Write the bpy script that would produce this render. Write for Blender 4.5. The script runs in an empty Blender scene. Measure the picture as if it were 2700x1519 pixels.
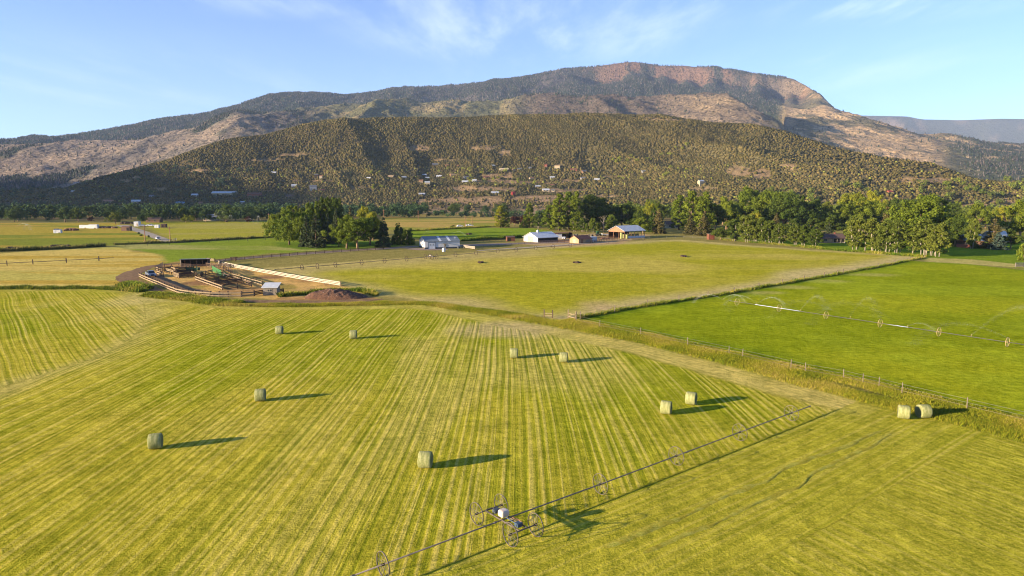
# Ranch and hay field under a mountain in low evening sun
SUN_E, SKY_S, EXPO = 5.0, .096, 1.75
SKY_AIR, SKY_DUST, SKY_OZ = 1.0, .25, 2.0
SKY_TINT = (.67, .74, .98)
CLOUD_LOC = (1.3, .4, 0); CLOUD_COL = (5.6, 5.9, 6.6)
HAZE, HAZE_COL = 2.9e-5, (.50, .66, .98, 1)
import bpy, bmesh, math, random
import numpy as np
from mathutils import Vector, Matrix
C = bpy.context.scene.collection
RNG = np.random.default_rng(7)
random.seed(7)
PI = math.pi
# ------------------------------------------------------------------ camera
FPX, CX, CY, HZ, CAMH = 1800.0, 1350.0, 759.5, 520.0, 24.0
PITCH = math.atan((CY - HZ) / FPX)
cp, sp = math.cos(PITCH), math.sin(PITCH)
def ut(x, y):
    """map reading of a photo point: bearing u = X/Y and slope t = (Z-CAMH)/Y"""
    x = np.asarray(x, float); y = np.asarray(y, float)
    a = (x - CX) / FPX; b = -(y - CY) / FPX
    fy = cp + b * sp; fz = -sp + b * cp
    return a / fy, fz / fy
def P(x, y, z=0.0):
    u, t = ut(x, y)
    Y = (z - CAMH) / float(t)
    return Vector((float(u) * Y, Y, z))
def W(pts):
    return np.array([P(*p)[:2] for p in pts])
def px_len(n, pt):           # metres spanned by n photo pixels at that distance
    return n / FPX * pt[1]
SUN_EL, SUN_DIR = math.radians(10.6), Vector((-0.93, -0.367, 0)).normalized()
# ------------------------------------------------------------------ numpy noise
def _h(ix, iy, s):
    n = (ix * 374761393 + iy * 668265263 + s * 974634777) & 0xFFFFFFFF
    n = ((n ^ (n >> 13)) * 1274126177) & 0xFFFFFFFF
    return ((n ^ (n >> 16)) & 0xFFFFFF) / float(0xFFFFFF)
def vn(x, y, s=0):
    x = np.asarray(x, float); y = np.asarray(y, float)
    ix = np.floor(x).astype(np.int64); iy = np.floor(y).astype(np.int64)
    fx = x - ix; fy = y - iy
    fx = fx * fx * fx * (fx * (fx * 6 - 15) + 10); fy = fy * fy * fy * (fy * (fy * 6 - 15) + 10)
    a = _h(ix, iy, s); b = _h(ix + 1, iy, s); c = _h(ix, iy + 1, s); d = _h(ix + 1, iy + 1, s)
    return (a + (b - a) * fx) * (1 - fy) + (c + (d - c) * fx) * fy
def fbm(x, y, s=0, o=4):
    r = 0; a = .5; n = 0
    for i in range(o):
        r = r + a * vn(x, y, s + i * 17); n += a; a *= .5
        x = x * 2.03 + 11.3; y = y * 2.03 - 7.1
    return r / n
def ridged(x, y, s=0, o=4):
    r = 0; a = .5; n = 0
    for i in range(o):
        r = r + a * (1 - np.abs(2 * vn(x, y, s + i * 17) - 1)); n += a; a *= .5
        x = x * 2.03 + 3.7; y = y * 2.03 + 9.2
    return r / n
def sstep(a, b, x):
    t = np.clip((x - a) / (b - a), 0, 1); return t * t * (3 - 2 * t)
def inpoly(X, Y, poly):
    r = np.zeros(X.shape, bool); n = len(poly)
    for i in range(n):
        x1, y1 = poly[i]; x2, y2 = poly[(i + 1) % n]
        if y1 == y2: continue
        c = ((y1 > Y) != (y2 > Y)) & (X < (x2 - x1) * (Y - y1) / (y2 - y1) + x1)
        r ^= c
    return r
def pdist(X, Y, line):
    """distance to a polyline and arc length along it"""
    best = np.full(X.shape, 1e9); along = np.zeros(X.shape); side = np.zeros(X.shape); L = 0
    for (x1, y1), (x2, y2) in zip(line[:-1], line[1:]):
        dx, dy = x2 - x1, y2 - y1; l = math.hypot(dx, dy)
        if l < 1e-6: continue
        t = np.clip(((X - x1) * dx + (Y - y1) * dy) / l / l, 0, 1)
        d = np.hypot(X - x1 - t * dx, Y - y1 - t * dy); m = d < best
        best[m] = d[m]; along[m] = (L + t * l)[m]
        side[m] = np.sign(((X - x1) * dy - (Y - y1) * dx))[m]
        L += l
    return best, along, side
def resample(line, step):
    line = np.asarray(line, float)
    d = np.r_[0, np.cumsum(np.hypot(*np.diff(line, axis=0).T))]
    n = max(2, int(d[-1] / step) + 1); s = np.linspace(0, d[-1], n)
    return np.c_[np.interp(s, d, line[:, 0]), np.interp(s, d, line[:, 1])]
def smooth_line(line, step=4, it=6):
    l = resample(line, step)
    for _ in range(it):
        l[1:-1] = .25 * l[:-2] + .5 * l[1:-1] + .25 * l[2:]
    return l
# ------------------------------------------------------------------ materials
def NM(name):
    m = bpy.data.materials.new(name); m.use_nodes = True
    nt = m.node_tree; b = nt.nodes['Principled BSDF']
    return m, nt, b
def nd(nt, t, ins=None, **kw):
    n = nt.nodes.new(t)
    for k, v in kw.items(): setattr(n, k, v)
    for k, v in (ins or {}).items():
        s = n.inputs[k]
        if hasattr(v, 'links') or isinstance(v, bpy.types.NodeSocket): nt.links.new(v, s)
        else: s.default_value = v
    return n
def c4(c): return (c[0], c[1], c[2], 1)
def mixc(nt, fac, a, b, mode='MIX'):
    n = nt.nodes.new('ShaderNodeMix'); n.data_type = 'RGBA'; n.blend_type = mode; n.clamp_factor = True
    for s, v in ((n.inputs[0], fac), (n.inputs[6], a), (n.inputs[7], b)):
        if isinstance(v, bpy.types.NodeSocket): nt.links.new(v, s)
        elif isinstance(v, (tuple, list)): s.default_value = c4(v)
        else: s.default_value = v
    return n.outputs[2]
def mth(nt, op, a, b=0.0, c=None):
    n = nt.nodes.new('ShaderNodeMath'); n.operation = op
    for s, v in zip(n.inputs, (a, b, c)):
        if v is None: continue
        if isinstance(v, bpy.types.NodeSocket): nt.links.new(v, s)
        else: s.default_value = v
    return n.outputs[0]
def ramp(nt, fac, a, b):
    n = nt.nodes.new('ShaderNodeMapRange'); n.interpolation_type = 'SMOOTHSTEP'
    nt.links.new(fac, n.inputs[0]); n.inputs[1].default_value = a; n.inputs[2].default_value = b
    return n.outputs[0]
def noise(nt, vec, scale, detail=4, rough=.55, dim='3D'):
    n = nt.nodes.new('ShaderNodeTexNoise'); n.noise_dimensions = dim
    nt.links.new(vec, n.inputs['Vector']); n.inputs['Scale'].default_value = scale
    n.inputs['Detail'].default_value = detail; n.inputs['Roughness'].default_value = rough
    return n.outputs['Fac']
def geo(nt): return nt.nodes.new('ShaderNodeNewGeometry').outputs['Position']
def objco(nt): return nt.nodes.new('ShaderNodeTexCoord').outputs['Object']
def bump(nt, h, dist, strength=1.0, normal=None):
    n = nt.nodes.new('ShaderNodeBump'); nt.links.new(h, n.inputs['Height'])
    n.inputs['Distance'].default_value = dist; n.inputs['Strength'].default_value = strength
    if normal: nt.links.new(normal, n.inputs['Normal'])
    return n.outputs[0]
def worn(name, col, col2=None, rough=.7, scale=2.0, metal=0.0, stretch=(1, 1, 1), amt=.5, ribs=0.0, spec=.3):
    """painted / weathered surface with blotches and optional ribs"""
    m, nt, b = NM(name); o = objco(nt)
    mp = nd(nt, 'ShaderNodeMapping', {'Vector': o, 'Scale': stretch}).outputs[0]
    col2 = col2 or tuple(c * .6 for c in col)
    f = ramp(nt, noise(nt, mp, scale, 6, .65), .5 - .3 * (amt + .2), .5 + .3)
    nt.links.new(mixc(nt, f, col2, col), b.inputs['Base Color'])
    b.inputs['Roughness'].default_value = rough; b.inputs['Metallic'].default_value = metal
    b.inputs['Specular IOR Level'].default_value = spec
    if ribs:
        w = nd(nt, 'ShaderNodeTexWave', {'Vector': o, 'Scale': ribs, 'Distortion': 0.0})
        nt.links.new(bump(nt, w.outputs['Fac'], .03, .6), b.inputs['Normal'])
    return m
MT = {}
MT['white_metal'] = worn('white_metal', (.56, .56, .56), (.47, .47, .46), .5, .5, ribs=3)
MT['grey_roof'] = worn('grey_metal_roof', (.15, .18, .195), (.115, .135, .15), .45, .6, ribs=2)
MT['pale_roof'] = worn('pale_metal_roof', (.5, .53, .57), (.38, .4, .42), .45, .5, ribs=2)
MT['light_roof'] = worn('white_metal_roof', (.58, .60, .62), (.44, .46, .47), .45, .8, ribs=2)
MT['dark_band'] = worn('blue_grey_band', (.06, .075, .095), rough=.6)
MT['dark'] = worn('black_and_bay_shade', (.02, .018, .016), rough=.9)  # flat panels of it stand in for shade in bays and porch
MT['glass'] = worn('window_glass', (.04, .05, .06), rough=.15, spec=.5)
MT['wood'] = worn('weathered_wood', (.13, .085, .055), (.06, .038, .025), .85, 1.5, stretch=(1, 1, 4))
MT['dark_wood'] = worn('dark_brown_wood', (.075, .045, .03), (.035, .02, .014), .85, 1.5)
MT['grey_wood'] = worn('grey_weathered_wood', (.25, .22, .18), (.13, .11, .09), .85, 1.5, stretch=(1, 1, 5))
MT['pale_wood'] = worn('pale_and_sunlit_wood', (.27, .205, .125), (.15, .11, .065), .85, 1.2)  # paleness of sunlit corral rails is put into this colour
MT['white_wood'] = worn('white_and_sunlit_wood', (.42, .37, .29), (.3, .255, .19), .8, 1.5)  # also carries the sunlit white of the long corral fence
MT['red_wood'] = worn('red_brown_wood', (.17, .065, .035), (.1, .036, .022), .85, 1.5)
MT['rust_roof'] = worn('rust_brown_roof', (.19, .075, .04), (.11, .045, .03), .75, .8)
MT['terra'] = worn('salmon_boards', (.32, .16, .09), (.24, .115, .065), .8, 1.0)
MT['tan_wall'] = worn('tan_wall', (.34, .24, .14), (.26, .18, .1), .85, .8)
MT['cream'] = worn('cream_wall', (.40, .33, .22), (.32, .26, .17), .85, .5)
MT['orange'] = worn('orange_stucco', (.34, .17, .08), (.28, .14, .07), .85, .5)
MT['brick'] = worn('brick_red_wall', (.24, .075, .045), (.18, .055, .035), .85, .5)
MT['grey_wall'] = worn('grey_wall', (.32, .32, .32), (.25, .25, .25), .85, .5)
MT['brown_wall'] = worn('brown_wall', (.2, .11, .07), (.14, .08, .05), .85, .5)
MT['brown_roof'] = worn('brown_shingles', (.13, .08, .06), (.08, .05, .04), .85, 1.0)
MT['slate_roof'] = worn('slate_grey_shingles', (.16, .17, .19), (.1, .11, .12), .8, 1.0)
MT['blue_roof'] = worn('blue_metal_roof', (.16, .3, .5), rough=.5)
MT['red_roof'] = worn('red_metal_roof', (.34, .035, .035), rough=.55)
MT['steel'] = worn('galvanised_pipe', (.2, .175, .16), (.11, .095, .085), .6, 3, metal=.2)
MT['rim'] = worn('rusty_wheel_rim', (.15, .125, .105), (.08, .065, .052), .6, 4, metal=.3)
MT['goldrim'] = worn('ochre_wheel_rim', (.36, .26, .11), (.26, .18, .08), .6, 4)
MT['plastic_white'] = worn('pale_engine_cover', (.55, .47, .41), (.44, .37, .31), .5, 2)
MT['blue'] = worn('blue_gearbox', (.05, .085, .14), rough=.5)
MT['tyre'] = worn('black_rubber', (.02, .02, .02), rough=.9)
MT['truckpaint'] = worn('grey_blue_paint', (.13, .16, .22), (.11, .14, .19), .3, 2, spec=.6)
MT['whitepaint'] = worn('white_car_paint', (.75, .76, .78), (.66, .67, .69), .3, 2, spec=.6)
MT['darkpaint'] = worn('dark_car_paint', (.04, .045, .06), rough=.3, spec=.6)
MT['green_steel'] = worn('green_steel', (.04, .22, .06), (.025, .12, .04), .55, 2)
MT['dkgreen'] = worn('dark_green_steel', (.015, .06, .03), rough=.6)
MT['bark'] = worn('grey_brown_bark', (.17, .12, .08), (.09, .06, .04), .95, 6)
MT['pale_bark'] = worn('pale_aspen_bark', (.42, .37, .29), (.22, .19, .14), .9, 8)
MT['tan_bark'] = worn('tan_cottonwood_bark', (.34, .22, .12), (.2, .13, .08), .95, 6)
MT['dark_steel'] = worn('dark_pipe', (.09, .08, .07), (.05, .045, .04), .6, 3)  # plain dark tone of the pipe
MT['post_wood'] = worn('grey_fence_post', (.2, .16, .11), (.12, .095, .065), .85, 3)
# ------------------------------------------------------------------ mesh building
class MB:
    def __init__(s): s.v = []; s.f = []; s.mi = []
    def add(s, vs, fs, mi=0):
        n = len(s.v); s.v += [tuple(v) for v in vs]
        s.f += [tuple(i + n for i in f) for f in fs]; s.mi += [mi] * len(fs); return s
    def box(s, x0, x1, y0, y1, z0, z1, mi=0, M=None):
        vs = [Vector((x, y, z)) for z in (z0, z1) for x, y in ((x0, y0), (x1, y0), (x1, y1), (x0, y1))]
        if M: vs = [M @ v for v in vs]
        return s.add(vs, [(3, 2, 1, 0), (4, 5, 6, 7), (0, 1, 5, 4), (1, 2, 6, 5), (2, 3, 7, 6), (3, 0, 4, 7)], mi)
    def beam(s, a, b, w, h, mi=0):
        a = Vector(a); b = Vector(b); d = (b - a).normalized()
        up = Vector((0, 0, 1)) if abs(d.z) < .95 else Vector((0, 1, 0))
        sx = d.cross(up).normalized() * w / 2; sy = sx.cross(d).normalized() * h / 2
        vs = [p + i * sx + j * sy for p in (a, b) for i, j in ((-1, -1), (1, -1), (1, 1), (-1, 1))]
        return s.add(vs, [(3, 2, 1, 0), (4, 5, 6, 7), (0, 1, 5, 4), (1, 2, 6, 5), (2, 3, 7, 6), (3, 0, 4, 7)], mi)
    def tube(s, pts, r, n=8, mi=0, cap=True):
        pts = [Vector(p) for p in pts]; rs = r if isinstance(r, (list, tuple)) else [r] * len(pts)
        rings = []; base = len(s.v); px = None
        for i, p in enumerate(pts):
            d = (pts[min(i + 1, len(pts) - 1)] - pts[max(i - 1, 0)]).normalized()
            if px is None: px = d.orthogonal().normalized()
            px = (px - d * px.dot(d)).normalized(); py = d.cross(px)
            s.v += [tuple(p + (px * math.cos(2 * PI * k / n) + py * math.sin(2 * PI * k / n)) * rs[i]) for k in range(n)]
        for i in range(len(pts) - 1):
            for k in range(n):
                a = base + i * n + k; b = base + i * n + (k + 1) % n
                s.f.append((a, b, b + n, a + n)); s.mi.append(mi)
        if cap:
            s.f.append(tuple(base + k for k in range(n))[::-1]); s.mi.append(mi)
            e = base + (len(pts) - 1) * n
            s.f.append(tuple(e + k for k in range(n))); s.mi.append(mi)
        return s
    def ring(s, c, axis, R, r, n=40, m=6, mi=0):
        axis = Vector(axis).normalized(); c = Vector(c); px = axis.orthogonal().normalized(); py = axis.cross(px)
        base = len(s.v)
        for i in range(n):
            a = 2 * PI * i / n; rad = px * math.cos(a) + py * math.sin(a)
            for k in range(m):
                b = 2 * PI * k / m
                s.v.append(tuple(c + rad * (R + r * math.cos(b)) + axis * r * 1.6 * math.sin(b)))
        for i in range(n):
            for k in range(m):
                a = base + i * m + k; b = base + i * m + (k + 1) % m
                c2 = base + ((i + 1) % n) * m + (k + 1) % m; d = base + ((i + 1) % n) * m + k
                s.f.append((a, d, c2, b)); s.mi.append(mi)
        return s
    def prism(s, prof, y0, y1, mi=0):
        """profile in x,z extruded along y"""
        n = len(prof); vs = [(x, y0, z) for x, z in prof] + [(x, y1, z) for x, z in prof]
        fs = [tuple(range(n)), tuple(range(2 * n - 1, n - 1, -1))] + [(i, i + n, (i + 1) % n + n, (i + 1) % n) for i in range(n)]
        return s.add(vs, fs, mi)
    def lathe(s, prof, n=20, c=(0, 0, 0), mi=0):
        base = len(s.v)
        for r, z in prof:
            s.v += [(c[0] + r * math.cos(2 * PI * k / n), c[1] + r * math.sin(2 * PI * k / n), c[2] + z) for k in range(n)]
        for i in range(len(prof) - 1):
            for k in range(n):
                a = base + i * n + k; b = base + i * n + (k + 1) % n
                s.f.append((a, b, b + n, a + n)); s.mi.append(mi)
        s.f.append(tuple(base + (len(prof) - 1) * n + k for k in range(n))); s.mi.append(mi)
        return s
    def mesh(s, name, mats, smooth=False):
        me = bpy.data.meshes.new(name); me.from_pydata(s.v, [], s.f)
        for m in (mats if isinstance(mats, (list, tuple)) else [mats]): me.materials.append(m)
        me.polygons.foreach_set('material_index', s.mi)
        bm = bmesh.new(); bm.from_mesh(me); bmesh.ops.recalc_face_normals(bm, faces=bm.faces); bm.to_mesh(me); bm.free()
        if smooth: me.polygons.foreach_set('use_smooth', [True] * len(me.polygons))
        return me
    def obj(s, name, mats, parent=None, smooth=False):
        o = bpy.data.objects.new(name, s.mesh(name, mats, smooth)); C.objects.link(o)
        if parent: o.parent = parent
        return o
def npmesh(name, V, F, mats, smooth=False, attrs=None, mi=None):
    """V (n,3), F (m,k) -> mesh; attrs name -> (type, array)"""
    me = bpy.data.meshes.new(name); V = np.ascontiguousarray(V, np.float32); F = np.ascontiguousarray(F, np.int32)
    me.vertices.add(len(V)); me.vertices.foreach_set('co', V.ravel())
    k = F.shape[1]; me.loops.add(F.size); me.loops.foreach_set('vertex_index', F.ravel())
    me.polygons.add(len(F)); me.polygons.foreach_set('loop_start', np.arange(0, F.size, k, dtype=np.int32))
    if smooth: me.polygons.foreach_set('use_smooth', np.ones(len(F), bool))
    for m in (mats if isinstance(mats, (list, tuple)) else [mats]): me.materials.append(m)
    if mi is not None: me.polygons.foreach_set('material_index', np.asarray(mi, np.int32))
    me.update(calc_edges=True)
    for n, (t, a) in (attrs or {}).items():
        at = me.attributes.new(n, t, 'POINT')
        at.data.foreach_set('color' if t == 'FLOAT_COLOR' else 'value', np.ascontiguousarray(a, np.float32).ravel())
    return me
def link(name, me, parent=None):
    o = bpy.data.objects.new(name, me); C.objects.link(o)
    if parent: o.parent = parent
    return o
def tag(o, label, cat, group=None):
    o['label'] = label; o['category'] = cat
    if group: o['group'] = group
    return o
def kind(o, k, label=None, cat=None):
    o['kind'] = k
    if label: o['label'] = label
    if cat: o['category'] = cat
    return o
def thing(name, label, cat, loc=(0, 0, 0), rz=0, group=None):
    o = bpy.data.objects.new(name, None); C.objects.link(o); o.empty_display_size = .3
    o.location = loc; o.rotation_euler = (0, 0, rz); return tag(o, label, cat, group)
KIDS = {}
def copy_tree(o, label=None, group=None):
    def rec(a, par):
        c = a.copy(); C.objects.link(c)
        if par: c.parent = par
        for k in [x for x in C.objects if x.parent == a]: rec(k, c)
        return c
    r = rec(o, None)
    if label: r['label'] = label
    if group: r['group'] = group
    return r
# ------------------------------------------------------------------ terrain beyond the valley floor
def lineut(pts):
    a = np.array(pts, float); u, t = ut(a[:, 0], a[:, 1]); o = np.argsort(u)
    return u[o], t[o], a[o, 2]
NU = 900
UU = np.linspace(-1.15, 1.15, NU)
def smooth1(a, k=5):
    p = np.pad(a, k, mode='edge'); w = np.hanning(2 * k + 3)[1:-1]; w /= w.sum()
    return np.convolve(p, w, 'valid')
def ctrl(pts, k=6):
    u, t, Y = lineut(pts)
    return smooth1(np.interp(UU, u, t), k), smooth1(np.interp(UU, u, Y), 20)
def U(x): return float(ut(x, HZ)[0])
t1, Y1 = ctrl([(-700, 516, 1500), (0, 515, 1400), (600, 516, 1400), (1200, 527, 1300), (1600, 521, 1250), (2000, 507, 1150), (2400, 502, 1080), (2700, 510, 1080), (3200, 512, 1080)])
t1b, Y1b = ctrl([(-700, 512, 1560), (0, 509, 1470), (168, 505, 1480), (400, 476, 1500), (800, 462, 1520), (1200, 470, 1500), (1600, 465, 1450), (2000, 450, 1320), (2300, 470, 1200), (2500, 487, 1150), (2700, 503, 1130), (3200, 508, 1130)])
t2, Y2 = ctrl([(-700, 510, 1620), (0, 507, 1540), (168, 500, 1520), (262, 468, 1560), (419, 433, 1620), (503, 403, 1680), (587, 377, 1730), (734, 350, 1800), (838, 325, 1850), (996, 314, 1900), (1153, 312, 1930), (1310, 309, 1950), (1467, 308, 1950), (1624, 309, 1930), (1729, 318, 1900), (1834, 328, 1850), (1991, 335, 1720), (2065, 348, 1650), (2148, 374, 1560), (2253, 404, 1450), (2358, 420, 1370), (2463, 434, 1300), (2536, 462, 1250), (2589, 484, 1230), (2700, 498, 1200), (3200, 505, 1200)], 4)
t4, Y4 = ctrl([(-700, 410, 3400), (0, 387, 3300), (70, 384, 3300), (210, 377, 3300), (384, 370, 3300), (465, 352, 3300), (524, 338, 3320), (576, 314, 3350), (625, 293, 3400), (674, 297, 3450), (727, 300, 3500), (804, 290, 3800), (900, 276, 4100), (1133, 281, 4200), (1250, 288, 4200), (1319, 287, 4200), (1404, 264, 4250), (1474, 256, 4300), (1540, 260, 4300), (1637, 269, 4300), (1754, 266, 4250), (1852, 255, 4150), (1922, 255, 4050), (1945, 272, 3900), (1975, 290, 3800), (2010, 315, 3500), (2065, 342, 3300), (2150, 345, 3300), (2250, 362, 3200), (2350, 382, 3000), (2450, 402, 2800), (2551, 425, 2600), (2700, 440, 2500), (3200, 450, 2500)], 9)
t5b, Y5b = ctrl([(-700, 400, 4300), (0, 378, 4200), (110, 374, 4200), (300, 352, 4400), (500, 322, 4700), (700, 275, 5200), (900, 259, 5700), (1133, 254, 5800), (1424, 241, 5800), (1637, 226, 5900), (1792, 226, 5900), (1950, 247, 5600), (2050, 278, 5300), (2150, 303, 4400), (2250, 327, 3900), (2350, 352, 3700), (2450, 372, 3600), (2600, 395, 3500), (2700, 405, 3500), (3200, 420, 3500)])
t6, Y6 = ctrl([(-700, 400, 4700), (0, 384, 4700), (42, 379, 4800), (84, 369, 4900), (115, 369, 4900), (136, 374, 4900), (210, 361, 5000), (314, 340, 5200), (440, 316, 5400), (524, 311, 5600), (629, 288, 5800), (713, 262, 6000), (755, 256, 6200), (890, 254, 6400), (996, 246, 6600), (1153, 232, 6700), (1289, 223, 6800), (1394, 207, 6800), (1488, 185, 6800), (1572, 176, 6800), (1635, 167, 6800), (1677, 165, 6800), (1729, 173, 6800), (1803, 175, 6800), (1887, 178, 6700), (1991, 197, 6600), (2075, 205, 6500), (2107, 219, 6300), (2159, 256, 6000), (2211, 299, 5000), (2254, 308, 4700), (2307, 323, 4500), (2359, 337, 4400), (2408, 352, 4300), (2446, 356, 4500), (2499, 363, 4600), (2569, 377, 4700), (2700, 387, 4700), (3200, 400, 4700)], 3)
HT0 = np.interp(UU, [-1.1, -.6, 0, .5, 1.1], [1250, 1250, 1150, 1000, 960])
z = lambda t, Y: CAMH + t * Y
z1, z1b, z2, z4, z5b, z6 = z(t1, Y1), z(t1b, Y1b), z(t2, Y2), z(t4, Y4), z(t5b, Y5b), z(t6, Y6)
leftw = sstep(U(900), U(500), UU); rightw = sstep(U(1990), U(2120), UU)
Y3 = Y2 + 350; z3 = np.minimum(z2 - 35 - 20 * rightw, z4 * .55 + 20); z3 = np.maximum(z3, 12)
Y5 = Y4 + .45 * (Y5b - Y4); z5 = (z4 + .25 * (z5b - z4)) - 90 * (1 - rightw) * 1.5 * (1 - .3 * leftw); z5 = np.where(rightw > .5, .55 * z4 + .45 * z5b, z5)
Y7 = Y6 + 2500; z7 = z6 * .55
KN_Y = np.array([np.full(NU, 880.), HT0, Y1, Y1b, Y2, Y3, Y4, Y5, Y5b, Y6, Y7])
KN_Z = np.array([np.full(NU, -3.), np.full(NU, -.5), z1, z1b, z2, z3, z4, z5, z5b, z6, z7])
for i in range(1, len(KN_Y)): KN_Y[i] = np.maximum(KN_Y[i], KN_Y[i - 1] + 25)
def pchip(YK, ZK, Yq):
    h = np.diff(YK, axis=0); d = np.diff(ZK, axis=0) / h
    m = np.zeros_like(ZK)
    w1 = 2 * h[1:] + h[:-1]; w2 = h[1:] + 2 * h[:-1]
    ok = d[:-1] * d[1:] > 0
    m[1:-1] = np.where(ok, (w1 + w2) / (w1 / np.where(ok, d[:-1], 1) + w2 / np.where(ok, d[1:], 1)), 0)
    m[0] = d[0]; m[-1] = d[-1]
    out = np.zeros((len(Yq), ZK.shape[1]))
    for c in range(ZK.shape[1]):
        y = Yq[:, c] if Yq.ndim == 2 else Yq
        k = np.clip(np.searchsorted(YK[:, c], y) - 1, 0, len(YK) - 2)
        H = h[k, c]; s = np.clip((y - YK[k, c]) / H, 0, 1)
        out[:, c] = ((1 + 2 * s) * (1 - s) ** 2 * ZK[k, c] + s * (1 - s) ** 2 * H * m[k, c] + s * s * (3 - 2 * s) * ZK[k + 1, c] + s * s * (s - 1) * H * m[k + 1, c])
    return out
# rows: fine on the near hill, coarser on the mountain; row spacing follows the ridges so crests stay sharp
seg = [4, 8, 14, 60, 26, 90, 36, 46, 70, 12]
rows = []
for k, n in enumerate(seg):
    for j in range(n): rows.append(k + j / n)
rows.append(len(seg)); rows = np.array(rows)
k = np.minimum(rows.astype(int), len(seg) - 1); fr = (rows - k)[:, None]
YG = KN_Y[k] * (1 - fr) + KN_Y[k + 1] * fr
ZG = pchip(KN_Y, KN_Z, YG)
XG = UU[None, :] * YG
# crest weights keep the silhouettes where they are
near = np.zeros_like(YG)
for kk, ww in ((4, 60), (6, 160), (9, 260)):
    near = np.maximum(near, np.exp(-((YG - KN_Y[kk]) / ww) ** 2))
hillw = (rows < 5)[:, None] * 1.0
g1 = ridged((XG + .55 * YG) / 250 + .5 * fbm(XG / 300, YG / 300, 5), (YG - .3 * XG) / 600, 3, 4) - .6
g2 = ridged(XG / 420 + .5 * fbm(XG / 900, YG / 900, 9), YG / 1500, 31, 5) - .6
lowfade = sstep(0, 40, ZG)
ampH = 46 * lowfade * (1 - .9 * near) * sstep(1.6, 2.6, rows)[:, None]
ampM = np.clip(.2 * ZG, 0, 95) * (1 - .9 * near)
ZG = ZG + np.where(hillw > 0, ampH * g1, ampM * g2 * sstep(5, 5.6, rows)[:, None])
ZG += (fbm(XG / 60, YG / 60, 77, 4) - .5) * np.where(hillw > 0, 9, 22) * lowfade * (1 - .5 * near)
# cliff band under the summit
ccol = sstep(U(1440), U(1560), UU) * sstep(U(2150), U(2085), UU)
sel = (rows >= 8) & (rows <= 9); s_ = (rows[sel] - 8)[:, None]
Z8 = pchip(KN_Y, KN_Z, KN_Y[8][None, :])[0]; Z9 = KN_Z[9]
zc = Z8 + (Z9 - Z8) * np.interp(s_, [0, .6, .80, .87, .93, 1], [0, .34, .52, .90, .97, 1])
base_ = pchip(KN_Y, KN_Z, YG[sel])
ZG[sel] += (zc - base_) * ccol[None, :] * (.75 + .5 * vn(UU * 60, 0 * UU, 15))[None, :]
cl = sstep(8.5, 8.75, rows)[:, None] * sstep(U(1480), U(1620), UU)[None, :] * sstep(U(2160), U(2080), UU)[None, :]
ZG += 40 * cl * sstep(9, 8.75, rows)[:, None] * (ridged(XG / 130, YG / 500, 55, 3) - .35)
def terrain_hit(x, y, dz=0):
    """first point of the terrain along the sight line of a map reading"""
    u, t = ut(x, y); c = int(np.clip(np.searchsorted(UU, u), 1, NU - 1)); w = (u - UU[c - 1]) / (UU[c] - UU[c - 1])
    Yc = YG[:, c - 1] * (1 - w) + YG[:, c] * w; Zc = ZG[:, c - 1] * (1 - w) + ZG[:, c] * w
    tt = (Zc - CAMH) / Yc; i = np.argmax(tt >= t)
    if i == 0: i = 60
    a = np.clip((t - tt[i - 1]) / (tt[i] - tt[i - 1] + 1e-9), 0, 1)
    Yh = Yc[i - 1] * (1 - a) + Yc[i] * a; Zh = Zc[i - 1] * (1 - a) + Zc[i] * a
    return Vector((float(u) * Yh, Yh, Zh))
SLOPE_Y = np.gradient(ZG, axis=0) / np.maximum(np.gradient(YG, axis=0), 1e-3)
# map reading (photo x) of every vertex, to place the known covers on the slopes
dep = cp * YG - (ZG - CAMH) * sp
PXG = CX + FPX * XG / dep
PYG = CY - FPX * (YG * sp + (ZG - CAMH) * cp) / dep
# -------- cover colours of the slopes (what grows there)
def lay(col, new, w):
    return col * (1 - w[..., None]) + np.array(new) * w[..., None]
n1 = fbm(XG / 150, YG / 260, 101, 5); n2 = fbm(XG / 420, YG / 700, 121, 5); n3 = ridged(XG / 160, YG / 500, 133, 4)
n4 = fbm(XG / 45, YG / 70, 141, 4)
COL = np.zeros(YG.shape + (3,)); COL[:] = (.26, .185, .115)
rr = np.broadcast_to(rows[:, None], YG.shape)
forest = (.035, .05, .028); scrub = (.085, .085, .042); burnt = (.115, .10, .086); tan = (.50, .355, .195); sage = (.15, .15, .075); red = (.25, .135, .085)
mt = (rr >= 4.9)
COL = lay(COL, burnt, mt * 1.0)
COL = lay(COL, sage, mt * sstep(.45, .62, n2) * .7)
# upper mountain dark timber
up = sstep(6.9, 7.4, rr)
COL = lay(COL, forest, up * sstep(.34, .52, n2 + .35 * (n1 - .5)) * .9)
band = np.exp(-((rr - 7.2) / .45) ** 2)
COL = lay(COL, forest, band * .85 * sstep(U(860), U(1000), UU)[None, :])
# left ridge: dark green top, brown purple spur below
lf = sstep(800, 560, PXG)
COL = lay(COL, (.035, .06, .035), lf * sstep(6.5, 7.2, rr) * .95)
COL = lay(COL, (.20, .168, .13), lf * sstep(5, 5.3, rr) * sstep(6.7, 6.3, rr) * .9)
COL = lay(COL, (.34, .26, .18), lf * sstep(5, 5.3, rr) * sstep(6.7, 6.3, rr) * sstep(.5, .68, n3 * .6 + n1 * .4) * .7)
COL = lay(COL, (.05, .07, .05), lf * sstep(5, 5.3, rr) * sstep(6.5, 6.2, rr) * sstep(.58, .66, n2) * .9)
# green-tan bench
bw = sstep(760, 900, PXG) * sstep(1430, 1280, PXG) * sstep(5, 5.4, rr) * sstep(6.3, 6.0, rr)
COL = lay(COL, (.17, .165, .075), bw * .85); COL = lay(COL, (.33, .26, .13), bw * sstep(.5, .62, n1) * .7)
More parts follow.
